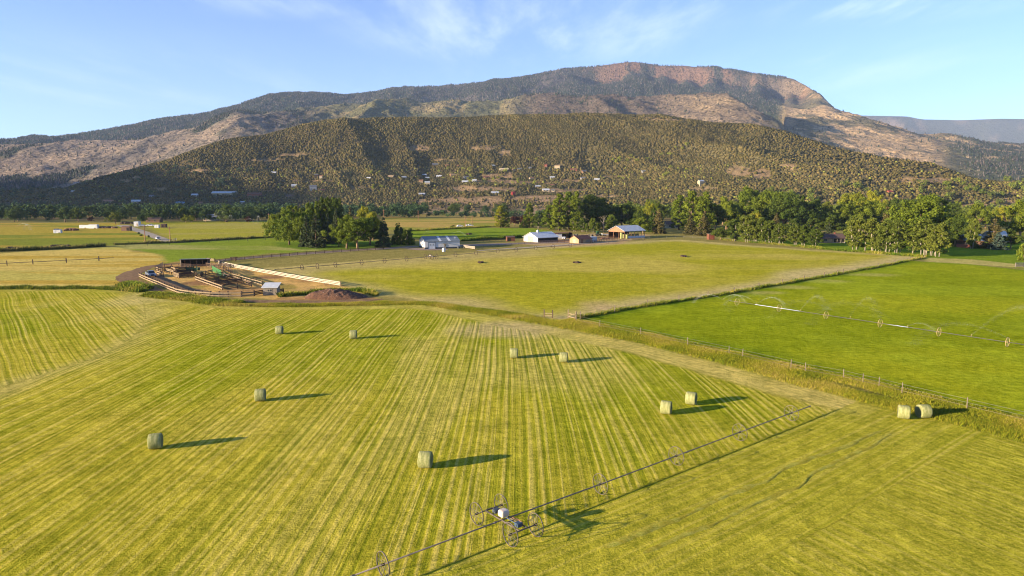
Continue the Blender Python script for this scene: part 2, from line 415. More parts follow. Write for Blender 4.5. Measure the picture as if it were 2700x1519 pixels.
# grey-brown wooded ridge, tan on its right end
bw = sstep(1330, 1420, PXG) * sstep(2060, 1990, PXG) * sstep(5, 5.4, rr) * sstep(6.4, 6.1, rr)
COL = lay(COL, (.15, .115, .085), bw * .9); COL = lay(COL, (.32, .24, .145), bw * sstep(1640, 1900, PXG) * (.45 + .5 * sstep(.4, .6, n1)))
# tan grass ridge at the right
bw = sstep(2040, 2100, PXG) * sstep(5, 5.4, rr) * sstep(2620, 2480, PXG)
COL = lay(COL, tan, bw * .92); COL = lay(COL, (.11, .11, .06), bw * sstep(.52, .6, .6 * n1 + .4 * n2) * .85)
bw = sstep(2440, 2520, PXG) * sstep(5, 5.3, rr)
COL = lay(COL, (.10, .105, .06), bw * .9); COL = lay(COL, tan, bw * sstep(.58, .66, n1) * .7)
# red cliffs under the summit and on the nose
COL = lay(COL, (.085, .08, .062), ccol[None, :] * sstep(8.0, 8.4, rr) * .8)
cw = cl * sstep(9.02, 8.95, rr) * sstep(.44, .52, n3 + .2 * (n1 - .5)) * (.25 + .75 * sstep(.45, .55, n2 + .3 * (n4 - .5)))
COL = lay(COL, red, cw * .6)
# near hill soils
hb = (rr < 4.9)
COL = lay(COL, (.092, .076, .036), hb * .92)
COL = lay(COL, (.24, .17, .095), hb * sstep(2.2, 1.7, rr) * sstep(700, 900, PXG) * sstep(.35, .55, n1) * .9)
COL = lay(COL, (.16, .15, .065), hb * sstep(.5, .62, n2) * .4)
COL *= (.75 + .5 * n4)[..., None]
# tree density on the near hill
DENS = hb * (.55 + .9 * (n1 - .35) + .9 * (n4 - .45)) * sstep(1.1, 2.0, rr)
CLEAR = [(1105, 392, 45, 14), (1270, 392, 60, 14), (1330, 405, 30, 18), (1300, 465, 70, 10), (1400, 485, 110, 12), (1290, 480, 100, 8), (1340, 470, 16, 30),
         (1945, 455, 45, 22), (2005, 462, 40, 24), (2430, 478, 110, 14), (2080, 440, 40, 12), (1620, 468, 70, 8), (850, 480, 80, 6), (330, 478, 26, 8), (360, 470, 20, 8), (420, 500, 30, 8),
         (780, 410, 60, 7), (520, 452, 40, 8), (700, 424, 60, 6), (1180, 425, 60, 6), (1500, 478, 60, 8), (1250, 500, 160, 14), (1480, 505, 120, 12), (950, 500, 60, 7), (560, 545, 90, 10), (1220, 530, 190, 16), (1420, 526, 160, 14), (1500, 520, 200, 8), (1850, 500, 60, 8), (1760, 318, 90, 7), (1700, 312, 60, 4)]
for cx_, cy_, rx, ry in CLEAR:
    w = np.exp(-(((PXG - cx_) / rx / .8) ** 2 + ((PYG - cy_) / ry / .7) ** 2) ** 1.5)
    w = sstep(.3, .7, w + .9 * (n4 - .5)) * hb
    DENS = DENS * (1 - .95 * w); COL = lay(COL, (.30, .205, .11), w * .7)
def terrain_mat(name, fine, bumpd, speck):
    m, nt, b = NM(name); pos = geo(nt)
    at = nd(nt, 'ShaderNodeAttribute', attribute_name='cover').outputs['Color']
    f1 = noise(nt, pos, fine, 6, .75); f2 = noise(nt, pos, fine * 3.3, 4, .75)
    v = nd(nt, 'ShaderNodeTexVoronoi', {'Vector': pos, 'Scale': fine * 2.6}).outputs['Distance']
    dots = mth(nt, 'MULTIPLY', ramp(nt, v, .55, .15), ramp(nt, f1, .4, .62))
    a = mixc(nt, mth(nt, 'MULTIPLY', dots, speck), at, (.032, .042, .022))
    a = mixc(nt, ramp(nt, f2, .3, .7), mixc(nt, 1.0, a, (.52, .54, .58), 'MULTIPLY'), mixc(nt, 1.0, a, (1.42, 1.36, 1.3), 'MULTIPLY'))
    nt.links.new(a, b.inputs['Base Color']); b.inputs['Roughness'].default_value = .95; b.inputs['Specular IOR Level'].default_value = .05
    h = mth(nt, 'ADD', f1, mth(nt, 'MULTIPLY', dots, .6))
    nt.links.new(bump(nt, h, bumpd, 1.0), b.inputs['Normal'])
    return m
def grid_faces(nr, nc):
    i = np.arange(nr - 1)[:, None] * nc + np.arange(nc - 1)[None, :]
    return np.stack([i, i + 1, i + nc + 1, i + nc], -1).reshape(-1, 4)
VG = np.stack([XG, YG, ZG], -1)
split = int(np.searchsorted(rows, 5.0))
for nm, a, b_, mat in (('hill', 0, split + 1, terrain_mat('hill_ground', .09, 2.5, .5)), ('mountain', split, len(rows), terrain_mat('mountain_slopes', .022, 20., .6))):
    V = VG[a:b_]
    me = npmesh(nm, V.reshape(-1, 3), grid_faces(V.shape[0], NU), mat, True, {'cover': ('FLOAT_COLOR', np.concatenate([COL[a:b_], np.ones(COL[a:b_].shape[:2] + (1,))], -1))})
    kind(link(nm, me), 'structure')
# far plateau on the right horizon
uu = np.linspace(.05, 1.3, 300)
fu, ft, fY = lineut([(1500, 330, 14000), (2000, 304, 14000), (2237, 302, 14000), (2330, 304, 14000), (2394, 305, 14000), (2429, 313, 14500), (2534, 315, 14500), (2640, 311, 14500), (2700, 312, 14500), (3300, 312, 14500)])
ct = smooth1(np.interp(uu, fu, ft), 2); Yf = np.linspace(9500, 16500, 60)
YF = np.broadcast_to(Yf[:, None], (60, 300)); XF = uu[None, :] * YF
crest = CAMH + ct * 14000
prof = np.interp(Yf, [9500, 11000, 12500, 13300, 13900, 14100, 16500], [0, .24, .42, .66, .97, 1.0, .98])
ZF = crest[None, :] * prof[:, None] + (ridged(XF / 900, YF / 2500, 203, 5) - .6) * 560 * np.sin(np.clip((YF - 9500) / 4500, 0, 1) * PI)
cf = np.zeros((60, 300, 4)); cf[..., 3] = 1
cf[..., :3] = (.09, .095, .06); cf[..., :3] = lay(cf[..., :3], (.34, .25, .16), sstep(.45, .6, fbm(XF / 500, YF / 900, 7, 4)) * .7)
cf[..., :3] = lay(cf[..., :3], (.3, .22, .14), sstep(.5, .3, np.broadcast_to(prof[:, None], YF.shape)) * .8)
kind(link('far_mountain', npmesh('far_mountain', np.stack([XF, YF, ZF], -1).reshape(-1, 3), grid_faces(60, 300), terrain_mat('far_slopes', .015, 20., .5), True, {'cover': ('FLOAT_COLOR', cf)})), 'structure')
# ------------------------------------------------------------------ juniper woodland on the hill: one mass
def hill_forest():
    # sample grid cells in proportion to area x density
    q = slice(0, split - 1)
    A = (np.gradient(YG, axis=0) * np.gradient(XG, axis=1))[q] * DENS[q]
    vis = np.ones_like(A); vis[rr[q] > 4.25] = .25
    A = np.clip(A * vis, 0, None); p = A.ravel() / A.sum(); n = 160000
    idx = RNG.choice(len(p), n, p=p); r, c = np.unravel_index(idx, A.shape)
    r = np.minimum(r, A.shape[0] - 2); c = np.minimum(c, NU - 2)
    fr_, fc = RNG.random(n), RNG.random(n)
    def bi(G): return (G[r, c] * (1 - fc) + G[r, c + 1] * fc) * (1 - fr_) + (G[r + 1, c] * (1 - fc) + G[r + 1, c + 1] * fc) * fr_
    Xp, Yp, Zp = bi(XG), bi(YG), bi(ZG)
    s = RNG.uniform(1.1, 2.9, n) * (.85 + .5 * vn(Xp / 60, Yp / 60, 3))
    bm = bmesh.new(); bmesh.ops.create_icosphere(bm, subdivisions=1, radius=1)
    base = np.array([v.co[:] for v in bm.verts]); fc_ = np.array([[v.index for v in f.verts] for f in bm.faces]); bm.free()
    nv = len(base); rad = RNG.uniform(.62, 1.2, (n, nv, 1))
    V = base[None] * rad * s[:, None, None] * np.stack([np.ones(n), np.ones(n), RNG.uniform(.8, 1.15, n)], -1)[:, None, :]
    V += np.stack([Xp, Yp, Zp + s * .55], -1)[:, None, :]
    F = (fc_[None] + (np.arange(n) * nv)[:, None, None]).reshape(-1, 3)
    k_ = vn(Xp / 110, Yp / 160, 19)
    g = RNG.random(n)
    tint = np.where((g < .42)[:, None], (.056, .052, .018), np.where((g < .75)[:, None], (.086, .073, .025), (.112, .088, .033)))
    tint = tint * (.65 + .7 * RNG.random(n) * .6 + .3 * k_)[:, None]
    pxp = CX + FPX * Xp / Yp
    tint = tint * np.where(pxp < 800, .85, 1.0)[:, None]  # shade of the left slopes also put into the tree tint
    br = (RNG.random(n) < .05) & (Zp < 90); tint[br] = (.16, .17, .035)
    col = np.repeat(np.concatenate([tint, np.ones((n, 1))], 1)[:, None], nv, 1)
    m, nt, b = NM('juniper_foliage'); at = nd(nt, 'ShaderNodeAttribute', attribute_name='tint').outputs['Color']
    f = noise(nt, geo(nt), 1.2, 3, .7)
    nt.links.new(mixc(nt, ramp(nt, f, .3, .7), mixc(nt, 1., at, (.5, .5, .5), 'MULTIPLY'), mixc(nt, 1., at, (1.5, 1.45, 1.3), 'MULTIPLY')), b.inputs['Base Color'])
    b.inputs['Roughness'].default_value = .9; b.inputs['Specular IOR Level'].default_value = .1
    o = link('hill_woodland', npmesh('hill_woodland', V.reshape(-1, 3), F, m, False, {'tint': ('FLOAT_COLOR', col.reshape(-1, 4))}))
    kind(o, 'stuff', 'dense juniper and oak scrub covering the near hill', 'woodland')
hill_forest()
def mountain_forest():
    q = slice(split, len(rows) - 13)
    lum = COL[q].mean(-1); A = np.abs(np.gradient(YG, axis=0) * np.gradient(XG, axis=1))[q] * (.02 + sstep(.12, .06, lum)) * np.clip(n1[q] * 2 - .3, .1, 1.5) * (UU > -.85) * (UU < .9)
    front = (SLOPE_Y[q] > -.02); A = A * front * (6000 / YG[q]) ** 1.0
    n = 110000; p = A.ravel() / A.sum(); idx = RNG.choice(len(p), n, p=p); r, c = np.unravel_index(idx, A.shape); r = r + split; r = np.minimum(r, len(rows) - 2); c = np.minimum(c, NU - 2)
    a, b_ = RNG.random(n), RNG.random(n)
    def bi(G): return (G[r, c] * (1 - b_) + G[r, c + 1] * b_) * (1 - a) + (G[r + 1, c] * (1 - b_) + G[r + 1, c + 1] * b_) * a
    X, Y, Z = bi(XG), bi(YG), bi(ZG); h = RNG.uniform(7, 17, n) * (Y / 5500) ** .5; w = h * RNG.uniform(.22, .42, n)
    ang = RNG.random(n) * 6.28; V = np.zeros((n, 5, 3))
    for k_ in range(4): V[:, k_] = np.stack([X + w * np.cos(ang + k_ * PI / 2), Y + w * np.sin(ang + k_ * PI / 2), Z - 1], -1)
    V[:, 4] = np.stack([X, Y, Z + h], -1)
    F = np.array([(0, 1, 4), (1, 2, 4), (2, 3, 4), (3, 0, 4)]); F = (F[None] + 5 * np.arange(n)[:, None, None]).reshape(-1, 3)
    dead = RNG.random(n) < .35; tint = np.where(dead[:, None], np.array((.12, .105, .092)), np.array((.036, .05, .03))) * (.6 + .8 * RNG.random(n))[:, None]
    col = np.repeat(np.concatenate([tint, np.ones((n, 1))], 1)[:, None], 5, 1)
    kind(link('mountain_woodland', npmesh('mountain_woodland', V.reshape(-1, 3), F, bpy.data.materials['juniper_foliage'], False, {'tint': ('FLOAT_COLOR', col.reshape(-1, 4))})), 'stuff', 'dark and burnt timber scattered over the mountain', 'woodland')
mountain_forest()
# unseen ridge added left of the frame, shaped to shade the left slopes
def shade_ridge():
    n, m_ = 120, 40
    a = np.linspace(0, 1, n)[None, :]; b = np.linspace(-1, 1, m_)[:, None]
    Yr = -250 + a * 6000 + 0 * b; Xr = -3300 - 2600 * a + b * 900
    H = np.interp(a, [0, .06, .2, .42, .8, 1], [0, 620, 680, 330, 300, 200]) * np.clip((1 - a) * 5, 0, 1) * np.clip(1 - np.abs(b), 0, 1) ** .8
    H = H * (.85 + .3 * ridged(Xr / 500, Yr / 500, 61, 4)) - 4
    col = np.zeros((m_, n, 4)); col[..., :3] = (.12, .11, .07); col[..., 3] = 1
    kind(link('hill', npmesh('shade_ridge_mesh', np.stack([Xr, Yr, H], -1).reshape(-1, 3), grid_faces(m_, n), bpy.data.materials['mountain_slopes'], True, {'cover': ('FLOAT_COLOR', col)})), 'structure')  # the added ridge, out of view, there for its shade
shade_ridge()
# ------------------------------------------------------------------ valley floor
# fields as one finely divided sheet carrying what grows where
gu = np.r_[np.linspace(-2.2, -1.2, 60)[:-1], np.linspace(-1.2, 1.2, 820), np.linspace(1.2, 2.2, 60)[1:]]
gy = [14.0]
while gy[-1] < 1420: gy.append(gy[-1] * 1.0068 + .0)
gy = np.array(gy); GY = np.broadcast_to(gy[:, None], (len(gy), len(gu))).copy(); GX = gu[None, :] * GY
DITCH_L = W([(-500, 762), (0, 762), (250, 760), (345, 764), (375, 770)])
DITCH_M = W([(392, 778), (450, 785), (530, 793), (640, 804), (760, 806), (900, 804), (1050, 799), (1130, 799), (1200, 808), (1300, 826), (1400, 842), (1480, 853), (1560, 868), (1700, 897), (1813, 924), (1957, 963), (2123, 1006), (2317, 1057), (2549, 1112), (2700, 1150), (3100, 1255), (3600, 1400)])
DITCH_R = W([(1500, 846), (1581, 860), (1689, 882), (1813, 909), (1957, 940), (2123, 979), (2317, 1022), (2549, 1077), (2700, 1112), (3100, 1212), (3600, 1350)])
DIAG = W([(1525, 840), (1620, 822), (1707, 806), (1790, 794), (1866, 783), (1936, 772), (2001, 759), (2063, 749), (2120, 739), (2173, 730), (2223, 720), (2315, 705), (2359, 695), (2399, 687), (2440, 680)])
HAY = np.vstack([DITCH_L, DITCH_M, [(90, 20), (60, 8), (-120, 8)]])
IRR = np.vstack([DIAG[:-1], W([(2440, 690), (2560, 697), (2700, 712), (3100, 735), (4600, 800), (5200, 1750)]), DITCH_R[::-1]])
MID = np.vstack([W([(905, 752), (985, 778), (1080, 790), (1150, 797)]), DITCH_M[12:18] + [0, 2], DIAG, W([(2300, 668), (2100, 656), (1950, 645), (1800, 632), (1700, 634), (1550, 645), (1400, 655), (1260, 664), (1120, 678), (1000, 684), (900, 691), (760, 703), (690, 707)])])
GOLD = W([(-500, 668), (0, 668), (200, 656), (290, 651), (420, 672), (430, 690), (360, 715), (328, 732), (345, 750), (250, 757), (-500, 760)])
STRIP = W([(290, 648), (700, 627), (800, 628), (830, 650), (980, 656), (700, 668), (600, 680), (520, 690), (440, 695), (420, 672)])
PASL = W([(-500, 588), (300, 588), (360, 600), (455, 642), (276, 648), (0, 663), (-500, 668)])
PASR = W([(360, 584), (760, 584), (790, 625), (700, 626), (460, 640)])
LAWN = W([(720, 640), (1040, 634), (1090, 645), (1000, 655), (840, 660), (730, 652)])
FARG = W([(1010, 566), (1330, 562), (1350, 590), (1260, 598), (1100, 606), (1010, 606)])
GRN2 = W([(1040, 608), (1260, 600), (1400, 602), (1470, 610), (1385, 628), (1200, 632), (1110, 628), (1060, 622)])
YARD = W([(420, 700), (470, 690), (600, 695), (760, 722), (898, 752), (960, 770), (990, 790), (800, 795), (620, 784), (480, 772), (372, 732)])
BARNY = W([(1390, 630), (1620, 612), (1720, 620), (1640, 642), (1480, 652), (1380, 645)])
RIGHTL = W([(1900, 625), (2700, 640), (3100, 650), (4600, 700), (4600, 800), (3100, 735), (2700, 708), (2440, 684), (2300, 668)])
DRYR = W([(2440, 690), (2450, 680), (2560, 684), (2700, 698), (3100, 720), (3100, 728), (2700, 706)])
FARR = W([(2560, 562), (2650, 560), (2640, 580), (2555, 580)])
REDGRASS = W([(1230, 650), (1560, 636), (1720, 628), (1560, 645), (1400, 655), (1260, 664)])
N1 = fbm(GX / 9, GY / 16, 301, 4); N2 = fbm(GX / 40, GY / 60, 311, 4); N3 = fbm(GX / 3, GY / 4, 321, 3)
N4 = fbm(GX / 120, GY / 30, 331, 3)
col = np.zeros(GY.shape + (3,)); col[:] = (.25, .215, .07)
ROWS = np.zeros(GY.shape); RAMP = np.zeros(GY.shape); LUSH = np.zeros(GY.shape)
def soft(poly, w):
    ins = inpoly(GX, GY, poly); cl_ = np.vstack([poly, poly[:1]])
    d, _, _ = pdist(GX, GY, cl_); d = np.where(ins, d, -d)
    return sstep(-w, w, d + (N1 - .5) * w * 2.5), d
far = sstep(640, 760, GY); col = lay(col, (.20, .15, .075), far * sstep(.4, .6, N2)); col = lay(col, (.36, .26, .135), sstep(800, 900, GY) * sstep(-170, -110, GX) * sstep(330, 250, GX) * .9)
w, _ = soft(PASL, 3); col = lay(col, (.37, .29, .05), w); col = lay(col, (.20, .225, .035), w * sstep(.42, .6, N4)); col = lay(col, (.42, .27, .06), w * sstep(.52, .68, fbm(GX / 90, GY / 22, 341, 3)) * .9)
w, _ = soft(PASR, 3); col = lay(col, (.32, .30, .04), w); col = lay(col, (.36, .31, .09), w * sstep(.5, .7, N4) * .7)
w, _ = soft(STRIP, 3); col = lay(col, (.20, .26, .03), w); col = lay(col, (.37, .33, .13), w * sstep(.52, .66, N4) * .8)
w, _ = soft(GOLD, 2); col = lay(col, (.52, .40, .12), w); col = lay(col, (.44, .38, .10), w * sstep(.45, .6, N4)); col = lay(col, (.44, .31, .06), w * sstep(.55, .68, fbm(GX / 100, GY / 12, 351, 3)))
w, _ = soft(FARG, 4); col = lay(col, (.42, .30, .09), w); col = lay(col, (.26, .25, .05), w * sstep(.5, .6, N4))
w, _ = soft(GRN2, 3); col = lay(col, (.20, .27, .025), w)
w, _ = soft(LAWN, 3); col = lay(col, (.13, .2, .025), w)
w, _ = soft(RIGHTL, 3); col = lay(col, (.16, .23, .02), w)
w, _ = soft(DRYR, 1); col = lay(col, (.42, .36, .13), w * .9)
w, _ = soft(FARR, 5); col = lay(col, (.26, .3, .05), w)
# pasture in the middle: dry borders, mottled
w, d = soft(MID, 1.5)
mid = lay(np.broadcast_to(np.array((.32, .305, .022)), col.shape), (.45, .37, .085), sstep(.38, .64, .6 * N4 + .4 * N2) * .8)
mid = lay(mid, (.46, .37, .165), sstep(14, 1, d + (N2 - .5) * 22) * .8)
ld, _, _ = pdist(GX, GY, W([(640, 712), (900, 697), (1120, 682), (1300, 668)])); mid = lay(mid, (.42, .34, .13), sstep(34, 6, ld + (N2 - .5) * 24) * .9)
dd, _, _ = pdist(GX, GY, DITCH_M[11:18]); mid = lay(mid, (.45, .36, .17), sstep(16, 5, dd + (N2 - .5) * 20) * .75)
dg, _, _ = pdist(GX, GY, DIAG); mid = lay(mid, (.46, .38, .18), sstep(17, 3, dg + (N2 - .5) * 16) * .8)
mid = lay(mid, (.46, .33, .2), sstep(8, 1, np.hypot(GX - P(1590, 815)[0], (GY - P(1590, 815)[1]) * .6) + (N1 - .5) * 8) * .6)
col = lay(col, np.zeros(3), w) + mid * w[..., None]
# irrigated field: lush, mottled, pale patches beside the fence
w, d = soft(IRR, 1.0)
irr = lay(np.broadcast_to(np.array((.215, .26, .010)), col.shape), (.285, .31, .014), sstep(.4, .62, .5 * N2 + .5 * N4))
irr = lay(irr, (.13, .2, .01), sstep(10, 0, d + (N2 - .5) * 8) * .8)
for px, py, rx in ((2080, 757, 9), (2180, 742, 10), (2290, 724, 10), (2020, 772, 7)):
    c_ = P(px, py); irr = lay(irr, (.36, .34, .1), sstep(1.1, .3, np.hypot((GX - c_[0]) / rx, (GY - c_[1]) / rx / .6) + (N1 - .5) * .5) * .7)
irr = lay(irr, (.28, .34, .02), sstep(.55, .7, fbm(GX / 25, GY / 25, 361, 3)) * .5)
col = lay(col, np.zeros(3), w) + irr * w[..., None]; LUSH = np.maximum(LUSH, w)
# yards
w, _ = soft(YARD, 1.2); col = lay(col, (.56, .36, .13), w); col = lay(col, (.27, .16, .085), w * sstep(.5, .66, N1 * .5 + N2 * .5)); col = lay(col, (.24, .21, .05), w * sstep(.55, .7, fbm(GX / 12, GY / 12, 371, 3)) * .7)
w, _ = soft(BARNY, 3); col = lay(col, (.42, .29, .16), w * .9)
# ---- mown hay field and the direction of its rows
w, d = soft(HAY, .8)
PA, PB = P(1012, 1491, .85), P(2136, 1071, .85)
pd = (PB - PA); pd.z = 0; pd.normalize(); pn = Vector((pd.y, -pd.x, 0))
wl = (GX - PA.x) * pn.x + (GY - PA.y) * pn.y
wob = (fbm(GX / 30, GY / 70, 381, 3) - .5) * 2.2
row_main = GX + .0016 * (GY - 70) ** 2 * sstep(-15, 25, GX) * .35 + wob
dv = np.array((47., -59.)); dv /= np.hypot(*dv)
row_left = GX * -dv[1] + GY * dv[0] + wob
row_line = wl + .5 * wob
dv2 = np.array((.42, -.91)); row_rb = GX * .91 + GY * .42 + wob
dM, aM, sM = pdist(GX, GY, np.vstack([DITCH_L[1:], DITCH_M]))
left_edge = pdist(GX, GY, W([(372, 772), (385, 825), (378, 860), (340, 900), (250, 945), (116, 987), (-200, 1090)]))
isleft = (left_edge[2] > 0) & (GX < -45)
ROWS = np.where(isleft, row_left, row_main)
farright = wl > 1.2
ROWS = np.where(farright, np.where(wl < 14 + (N2 - .5) * 4, row_line, row_rb), ROWS)
headw = np.interp(GX, [-80, -40, 0, 30, 50], [5, 7, 9, 9, 6])
head = sstep(headw + 1, headw - 1, dM + (N1 - .5) * 3) * (wl < 4)
ROWS = np.where((head > .5), dM, ROWS)
hay = lay(np.broadcast_to(np.array((.385, .34, .036)), col.shape), (.28, .295, .018), sstep(.4, .65, N2))
hay = lay(hay, (.45, .38, .10), sstep(.5, .68, fbm(GX / 14, GY / 50, 391, 4)) * .55)
hay = lay(hay, (.37, .335, .03), sstep(70, 45, GY) * .6)
hay = lay(hay, (.50, .405, .13), head * (.45 + .4 * sstep(-10, 20, GX)) * sstep(.3, .6, N2 * .6 + N1 * .5))
hay = lay(hay, (.44, .375, .12), sstep(5, .5, left_edge[0] + (N1 - .5) * 5) * .7)
hay = lay(hay, (.36, .335, .035), farright * .7)
c_ = P(1330, 868); hay = lay(hay, (.47, .37, .2), sstep(1.1, .3, np.hypot((GX - c_[0]) / 13, (GY - c_[1]) / 9) + (N1 - .5) * .6) * .8)
c_ = P(350, 790); hay = lay(hay, (.50, .41, .17), sstep(1.2, .3, np.hypot((GX - c_[0]) / 9, (GY - c_[1]) / 14) + (N1 - .5) * .9) * .7)
col = lay(col, np.zeros(3), w) + hay * w[..., None]
RAMP = w * np.where(head > .5, .45, 1.0) * np.where(farright, .5, 1.0) * (.35 + .9 * N2 + .35 * (N1 - .5))
# banks along the ditches
for ln, wd in ((DITCH_L, 1.6), (DITCH_M, 3.4), (DITCH_R, 2.8)):
    dd, _, _ = pdist(GX, GY, ln); ww = sstep(wd, wd * .4, dd + (N3 - .5) * 1.2)
    col = lay(col, (.30, .285, .03), ww * .9); RAMP = RAMP * (1 - ww)
dd, _, sd = pdist(GX, GY, DIAG); col = lay(col, (.09, .13, .02), sstep(1.6, .5, dd) * .8)
GZ = (fbm(GX / 7, GY / 7, 401, 3) - .5) * .05 + (fbm(GX / 50, GY / 50, 411, 2) - .5) * .25 * sstep(40, 120, GY) * 0
col = np.clip(col * (.88 + .24 * N3)[..., None], 0, 1)
def field_mat():
    m, nt, b = NM('field_grass'); pos = geo(nt)
    cov = nd(nt, 'ShaderNodeAttribute', attribute_name='cover').outputs['Color']
    row = nd(nt, 'ShaderNodeAttribute', attribute_name='row').outputs['Fac']
    amp = nd(nt, 'ShaderNodeAttribute', attribute_name='rowamp').outputs['Fac']
    lush = nd(nt, 'ShaderNodeAttribute', attribute_name='lush').outputs['Fac']
    # streaks along the rows: noise read along the row coordinate
    cx = nd(nt, 'ShaderNodeSeparateXYZ', {'Vector': pos})
    def streak(fr, drift, det):
        v = nd(nt, 'ShaderNodeCombineXYZ', {'X': mth(nt, 'MULTIPLY', row, fr), 'Y': mth(nt, 'MULTIPLY', cx.outputs['Y'], drift), 'Z': mth(nt, 'MULTIPLY', cx.outputs['X'], drift)}).outputs[0]
        return noise(nt, v, 1.0, det, .6)
    s1 = streak(1.9, .010, 3); s2 = streak(5.2, .025, 2); s3 = streak(.32, .008, 2)
    s4 = mth(nt, 'MULTIPLY_ADD', mth(nt, 'SINE', mth(nt, 'ADD', mth(nt, 'MULTIPLY', row, 7.6), mth(nt, 'MULTIPLY', s3, 14.0))), .5, .5)
    s = mth(nt, 'ADD', mth(nt, 'MULTIPLY', s1, .42), mth(nt, 'ADD', mth(nt, 'MULTIPLY', s2, .32), mth(nt, 'ADD', mth(nt, 'MULTIPLY', s3, .14), mth(nt, 'MULTIPLY', s4, .12))))
    straw = mth(nt, 'MULTIPLY', ramp(nt, s, .50, .60), amp); green = mth(nt, 'MULTIPLY', ramp(nt, s, .50, .41), amp)
    a = mixc(nt, mth(nt, 'MULTIPLY', straw, .56), cov, (.62, .50, .15))
    a = mixc(nt, mth(nt, 'MULTIPLY', green, .74), a, (.158, .195, .008))
    # clumps of grass at several sizes
    n1 = noise(nt, pos, 5.5, 4, .75); n2 = noise(nt, pos, 1.1, 4, .65); n3 = noise(nt, pos, .28, 4, .65)
    g = mth(nt, 'ADD', mth(nt, 'MULTIPLY', n1, .46), mth(nt, 'ADD', mth(nt, 'MULTIPLY', n2, .33), mth(nt, 'MULTIPLY', n3, .21)))
    f = ramp(nt, g, .39, .61)
    a = mixc(nt, f, mixc(nt, 1., a, (.58, .63, .48), 'MULTIPLY'), mixc(nt, 1., a, (1.42, 1.34, 1.25), 'MULTIPLY'))
    nt.links.new(a, b.inputs['Base Color']); b.inputs['Roughness'].default_value = 1.0; b.inputs['Specular IOR Level'].default_value = 0.0
    h = mth(nt, 'ADD', mth(nt, 'MULTIPLY', n1, .55), mth(nt, 'ADD', mth(nt, 'MULTIPLY', n2, .8), mth(nt, 'MULTIPLY', mth(nt, 'MULTIPLY', s, amp), .9)))
    nt.links.new(bump(nt, h, .32, 1.0), b.inputs['Normal'])
    return m
MT['field'] = field_mat()
def frgba(c): return np.concatenate([c, np.ones(c.shape[:-1] + (1,))], -1)
kind(link('fields', npmesh('fields', np.stack([GX, GY, GZ], -1).reshape(-1, 3), grid_faces(*GY.shape), MT['field'], True,
     {'cover': ('FLOAT_COLOR', frgba(col)), 'row': ('FLOAT', ROWS), 'rowamp': ('FLOAT', RAMP), 'lush': ('FLOAT', LUSH)})), 'structure')
# the plain beneath and around, to the horizon
def plain():
    m, nt, b = NM('plain_grass'); pos = geo(nt)
    f = ramp(nt, noise(nt, pos, .02, 6, .6), .35, .65); f2 = ramp(nt, noise(nt, pos, 1.5, 5, .7), .3, .7)
    a = mixc(nt, f2, mixc(nt, f, (.12, .13, .03), (.2, .17, .05)), mixc(nt, f, (.26, .25, .06), (.36, .29, .1)))
    nt.links.new(a, b.inputs['Base Color']); b.inputs['Roughness'].default_value = 1; b.inputs['Specular IOR Level'].default_value = 0
    R = 15500; n = 48
    V = [(0, 0, -.12)] + [(r * math.cos(2 * PI * i / n), r * math.sin(2 * PI * i / n), -.12) for r in (200, 1500, R) for i in range(n)]
    mb = MB(); mb.add(V, [(0, 1 + i, 1 + (i + 1) % n) for i in range(n)] + [(1 + k * n + i, 1 + (k + 1) * n + i, 1 + (k + 1) * n + (i + 1) % n, 1 + k * n + (i + 1) % n) for k in (0, 1) for i in range(n)])
    kind(mb.obj('ground', m), 'structure')
plain()
# ------------------------------------------------------------------ roads and tracks: sheets 2-3 cm above the fields
def road_mat(name, col, col2, sc=.6):
    m, nt, b = NM(name); pos = geo(nt)
    n1 = noise(nt, pos, sc, 5, .7); n2 = noise(nt, pos, 5, 3, .7)
    a = mixc(nt, ramp(nt, n1, .35, .65), col2, col); a = mixc(nt, ramp(nt, n2, .3, .7), mixc(nt, 1., a, (.75, .75, .75), 'MULTIPLY'), mixc(nt, 1., a, (1.2, 1.2, 1.2), 'MULTIPLY'))
    nt.links.new(a, b.inputs['Base Color']); b.inputs['Roughness'].default_value = 1; b.inputs['Specular IOR Level'].default_value = .05
    nt.links.new(bump(nt, n2, .12, 1), b.inputs['Normal']); return m
def ribbon(name, line, width, mat, z=.055, jitter=.25):
    l = smooth_line(line, 2.0, 8); t = np.gradient(l, axis=0); t /= np.hypot(t[:, 0], t[:, 1])[:, None]; nrm = np.c_[-t[:, 1], t[:, 0]]
    wd = np.interp(np.linspace(0, 1, len(l)), np.linspace(0, 1, len(width)), width) / 2 if isinstance(width, (list, tuple)) else np.full(len(l), width / 2)
    A = l + nrm * (wd + RNG.normal(0, jitter, len(l)))[:, None]; B = l - nrm * (wd + RNG.normal(0, jitter, len(l)))[:, None]
    V = np.zeros((len(l), 3, 3)); V[:, 0, :2] = A; V[:, 1, :2] = l; V[:, 2, :2] = B; V[:, :, 2] = z; V[:, (0, 2), 2] = z - .04
    kind(link(name, npmesh(name, V.reshape(-1, 3), grid_faces(len(l), 3), mat)), 'structure')
MT['dirt'] = road_mat('dirt', (.27, .175, .092), (.17, .105, .058))
MT['gravel'] = road_mat('gravel', (.30, .235, .18), (.22, .165, .125))
MT['path'] = road_mat('pale_gravel', (.40, .35, .27), (.31, .26, .19))
ribbon('dirt_track', W([(540, 690), (470, 696), (409, 698), (356, 716), (331, 731), (352, 746), (395, 763), (430, 776)]), [2.5, 3, 4.5, 6, 6.5, 6, 5, 3], MT['dirt'], .06)
ribbon('dirt_path', W([(392, 722), (420, 738), (465, 756), (520, 769), (600, 778)]), [4, 5, 5, 4, 2.5], MT['dirt'], .075)
